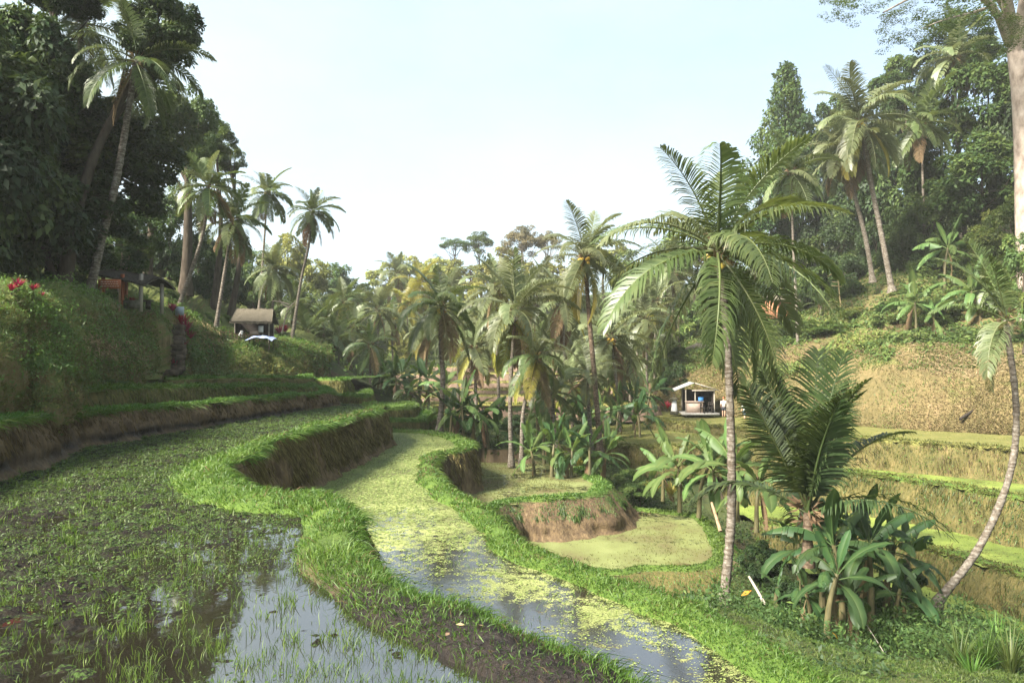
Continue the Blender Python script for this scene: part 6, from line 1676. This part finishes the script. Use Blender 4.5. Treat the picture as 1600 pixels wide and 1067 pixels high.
mb.add([(-.24, -.24, .2), (.24, -.24, .2), (.24, .24, .2), (-.24, .24, .2), (-.15, -.15, 1.25), (.15, -.15, 1.25), (.15, .15, 1.25), (-.15, .15, 1.25)], [[0, 1, 5, 4], [1, 2, 6, 5], [2, 3, 7, 6], [3, 0, 4, 7], [4, 5, 6, 7]])
obj('pillar', mb.mesh('pillar', M['white']), shr)
mb = MB()
mb.add([(-.4, -.4, 1.27), (.4, -.4, 1.27), (.4, .4, 1.27), (-.4, .4, 1.27), (-.1, -.1, 1.5), (.1, -.1, 1.5), (.1, .1, 1.5), (-.1, .1, 1.5)], [[0, 1, 5, 4], [1, 2, 6, 5], [2, 3, 7, 6], [3, 0, 4, 7], [4, 5, 6, 7], [3, 2, 1, 0]])
mb.box((0, 0, 1.58), (.12, .12, .2)).ball((0, 0, 1.72), .07)
obj('cap', mb.mesh('cap', M['stone_mossy']), shr)
# little thatched roof and brick hut higher up
lt = thing('thatched_hut', P(1092, 556, 80), 'tiny hut with a low brown thatched roof at the top of the dry slope', 'hut')
posts(lt, [(-.8, -.6), (.8, -.6), (-.8, .6), (.8, .6)], .9, .06, 'wood')
mb = MB()
mb.add([(-1.7, -1.3, .75), (1.7, -1.3, .75), (1.7, 1.3, .75), (-1.7, 1.3, .75), (-.3, 0, 1.5), (.3, 0, 1.5)], [[0, 1, 5, 4], [2, 3, 4, 5], [3, 2, 1, 0]], [[1, 2, 5], [3, 0, 4]])
obj('roof', mb.mesh('roof', M['thatch']), lt)
bh = thing('brick_hut', P(1216, 494, 76), 'small red brick hut half hidden behind the hanging fronds', 'hut', rotz=.3)
mb = MB()
mb.box((-.75, -1.2, .7), (.9, .2, 2.0)).box((.9, -1.2, .7), (.7, .2, 2.0)).box((.1, -1.2, .1), (.9, .2, .8)).box((.1, -1.2, 1.5), (.9, .2, .4)).box((-1.1, 0, .7), (.2, 2.2, 2.0)).box((1.15, 0, .7), (.2, 2.2, 2.0)).box((0, 1.2, .7), (2.5, .2, 2.0))
obj('wall', mb.mesh('wall', M['brick']), bh)
obj('indoor_shade_sheet', MB().box((.1, -1.08, .9), (.88, .05, .78)).mesh('indoor_shade_sheet', M['dark_wood_and_shade']), bh)  # dark sheet behind the wall gap, painting the shade indoors
V, Q = slab((-1.7, -1.7, 1.65), (1.7, -1.7, 1.65), (1.7, .05, 2.3), (-1.7, .05, 2.3), .1, 8, 4, .02, 8)
V2, Q2 = slab((1.7, 1.8, 1.65), (-1.7, 1.8, 1.65), (-1.7, .05, 2.3), (1.7, .05, 2.3), .1, 8, 4, .02, 9)
obj('roof', MB().add(V, Q).add(V2, Q2).mesh('roof', M['thatch']), bh)
# bamboo pole with a crossbar shelf
bp = P(1316, 500, 71)
bpt = thing('bamboo_pole', bp, 'thin bamboo pole with bent tip and small crossbar on the right slope', 'pole')
obj('cane', MB().tube(catmull(np.array([P(1316, 502, 71), P(1312, 462, 71), P(1309, 436, 71), P(1302, 428, 71), P(1293, 432, 71)]) - bp, 14), np.linspace(.09, .04, 14), 6).mesh('cane', M['bamboo']), bpt)
obj('crossbar', MB().box(P(1307, 447, 71) - bp, (1.0, .08, .08), 0, 0, .1).box(P(1307, 441, 71) - bp, (.8, .08, .07), 0, 0, .1).mesh('crossbar', M['bamboo']), bpt)
dp = P(1072, 907, 25.3) - np.array([0, 0, .35])
dn = thing('drain_outlet', dp, 'dark square drain cut into the grassy bank below the green pond', 'drain')
mb = MB()
for bx, bz, sx, sz in ((-.40, .12, .36, .62), (.42, .10, .38, .58)):
    mb.ball((bx, .25, bz), (sx * .8, .6, sz * .75), 10, 8)
mb.ball((0, .35, .58), (.75, .6, .26), 10, 8)
obj('earth_frame', mb.mesh('earth_frame', M['bank_mossy'], True), dn)
obj('mouth_shade_block', MB().box((0, .22, .12), (.36, .5, .66)).mesh('mouth_shade_block', M['dark_wood_and_shade']), dn)  # solid dark block painting the shade of the drain's hollow
# loose timber
def pole_thing(name, a, b, r, mat, label, cat):
    A, B_ = P(*a), P(*b)
    tag(obj(name, MB().tube(catmull([np.zeros(3), (B_ - A) * .5 + np.array([0, 0, .02]), B_ - A], 7), np.linspace(r, r * .7, 7), 6, True, .1, 1).mesh(name, M[mat]), None, A), label, cat)
pole_thing('dead_stalk', (1196, 945, 20.8), (1170, 900, 21.3), .055, 'wood_grey', 'pale dead stalk leaning on the weeds right of the ringed palm trunk', 'stalk')
pole_thing('dead_stalk', (1126, 830, 28.5), (1112, 785, 29.5), .08, 'stem_dry', 'tan dead stalk hanging at the edge of the green pond', 'stalk')
pole_thing('thin_stick', (1384, 1024, 17.5), (1354, 976, 18.5), .014, 'wood_grey', 'thin white stick standing before the near banana clump', 'stick')
pole_thing('stake', (1252, 1005, 17.2), (1250, 905, 20), .02, 'stem_banana', 'thin stake at the left front of the near banana clump', 'stake')
pole_thing('dead_branch', (1500, 655, 48.2), (1548, 624, 48.4), .10, 'dark_wood_and_shade', 'dark dead branch lying across the foot of the dry slope', 'branch')
LEAF1 = leaf_quads(np.zeros((1, 3)), np.array([[1., 0, .1]]), np.array([[0, 0, 1.]]), .34, .42, None)
LM = mesh('fallen_leaf', *LEAF1, M['orange_leaf'], {'tint': np.full(4, .5)})
for i, (px, py, d, lb) in enumerate([(1158, 935, 19.6, 'orange fallen leaf right of the ringed palm foot'), (1310, 1004, 17.6, 'orange fallen leaf at the front of the near banana clump'), (1450, 1050, 16.6, 'orange fallen leaf on the moss at the lower right')]):
    p = P(px, py, d)
    tag(obj('fallen_leaf', LM, None, p + np.array([0, 0, .08]), (.5, -.4, i * 2.0)), lb, 'leaf', 'fallen orange leaves')
LM2 = mesh('dry_chip', *leaf_quads(np.zeros((1, 3)), np.array([[1., 0, .15]]), np.array([[0, 0, 1.]]), .09, .45, None), M['straw'], {'tint': np.full(4, .7)})
for i, (px, py, lb) in enumerate([(712, 975, 'tan dry leaf chip on the dark near bund, upper one'), (696, 993, 'tan dry leaf chip low on the dark near bund'), (756, 978, 'tan dry leaf chip right on the dark near bund')]):
    tag(obj('dry_chip', LM2, None, G(px, py, .2), (.3, .2, i * 1.3)), lb, 'leaf', 'dry leaf chips on the near bund')

# ------------------------------------------------------------------ two walkers on the right terrace
def person(foot, rz, label, shirt, legs_m, hair, stride=.18, hat=False):
    t = thing('person', foot, label, 'person', 'walkers on the right terrace', rz)
    def skin(name, verts, edges, rad, mat, lev=1):
        me = bpy.data.meshes.new(name)
        me.from_pydata(verts, edges, [])
        o = bpy.data.objects.new(name, me); COL.objects.link(o)
        sm = o.modifiers.new('s', 'SKIN'); sm.use_smooth_shade = True
        for v, r in zip(me.skin_vertices[0].data, rad): v.radius = r
        me.skin_vertices[0].data[0].use_root = True
        ss = o.modifiers.new('u', 'SUBSURF'); ss.levels = lev; ss.render_levels = lev
        dg = bpy.context.evaluated_depsgraph_get()
        m2 = bpy.data.meshes.new_from_object(o.evaluated_get(dg))
        m2.materials.clear(); m2.materials.append(M[mat])
        bpy.data.objects.remove(o)
        return obj(name, m2, t)
    s = stride
    v = [(0, 0, .95), (0, 0, 1.18), (0, 0, 1.40), (0, 0, 1.50), (0, -.02, 1.60), (0, -.02, 1.72),
         (.09, 0, .90), (.10, -s * .6, .50), (.10, -s * .9, .08), (.10, -s * .9 - .14, .04),
         (-.09, 0, .90), (-.10, s * .4, .50), (-.10, s * 1.2, .10), (-.10, s * 1.2 - .13, .05),
         (.19, 0, 1.38), (.24, .06, 1.12), (.23, -.06, .90), (.23, -.10, .80), (-.19, 0, 1.38), (-.24, -.06, 1.12), (-.22, -.18, .95), (-.21, -.24, .88)]
    e = [(0, 1), (1, 2), (2, 3), (3, 4), (4, 5), (0, 6), (6, 7), (7, 8), (8, 9), (0, 10), (10, 11), (11, 12), (12, 13), (2, 14), (14, 15), (15, 16), (16, 17), (2, 18), (18, 19), (19, 20), (20, 21)]
    rd = [(.14, .10), (.13, .095), (.15, .10), (.055, .055), (.085, .10), (.075, .085), (.085, .085), (.06, .06), (.04, .04), (.035, .03), (.085, .085), (.06, .06), (.04, .04), (.035, .03), (.055, .055), (.042, .042), (.034, .034), (.03, .02), (.055, .055), (.042, .042), (.034, .034), (.03, .02)]
    skin('body', v, e, rd, 'skin')
    sv = [(0, 0, .92), (0, 0, 1.18), (0, 0, 1.41), (.19, 0, 1.39), (.235, .05, 1.16), (-.19, 0, 1.39), (-.235, -.05, 1.16)]
    skin('shirt', sv, [(0, 1), (1, 2), (2, 3), (3, 4), (2, 5), (5, 6)], [(.175, .13), (.16, .125), (.17, .125), (.075, .075), (.065, .065), (.075, .075), (.065, .065)], shirt)
    pv = [(0, 0, .96), (.09, 0, .88), (.10, -s * .5, .56), (-.09, 0, .88), (-.10, s * .33, .56)]
    skin('shorts', pv, [(0, 1), (1, 2), (0, 3), (3, 4)], [(.16, .12), (.105, .105), (.09, .09), (.105, .105), (.09, .09)], legs_m)
    obj('hair', MB().ball((0, .015, 1.70), (.095, .11, .10), 10, 7).mesh('hair', M[hair], True), t)
    return t
person(P(1131, 652, 60), 2.6, 'person in a white top and dark shorts beside the ringed palm trunk', 'cloth_white', 'cloth_dark', 'hair_red', .05)
p2 = person(P(1164, 659, 58.5), -1.0, 'person with patterned top, dark shorts and reddish hair walking on the right terrace', 'cloth_white', 'cloth_blue', 'hair_red', .24)
obj('backpack', MB().box((0, .2, 1.2), (.28, .16, .42)).mesh('backpack', M['cloth_dark']), p2)

# ------------------------------------------------------------------ the valley air
HZ = True
if HZ:
    m, nt, out = new_mat('haze')
    pv = nt.nodes.new('ShaderNodeVolumePrincipled')
    pv.inputs['Color'].default_value = (.97, .98, .98, 1)
    pv.inputs['Density'].default_value = .00028
    pv.inputs['Anisotropy'].default_value = 0.0
    nt.links.new(pv.outputs[0], out.inputs['Volume'])
    zmin = float(GZZ.min()) - 1.5
    ztop = 75.0
    for o in bpy.data.objects:
        if o.type == 'MESH' and o.name.startswith('crown'):
            pass
    h = MB().box((0, 143, (zmin + ztop) / 2), (420, 340, ztop - zmin)).mesh('haze', m)
    tag(obj('haze', h), kind='stuff')
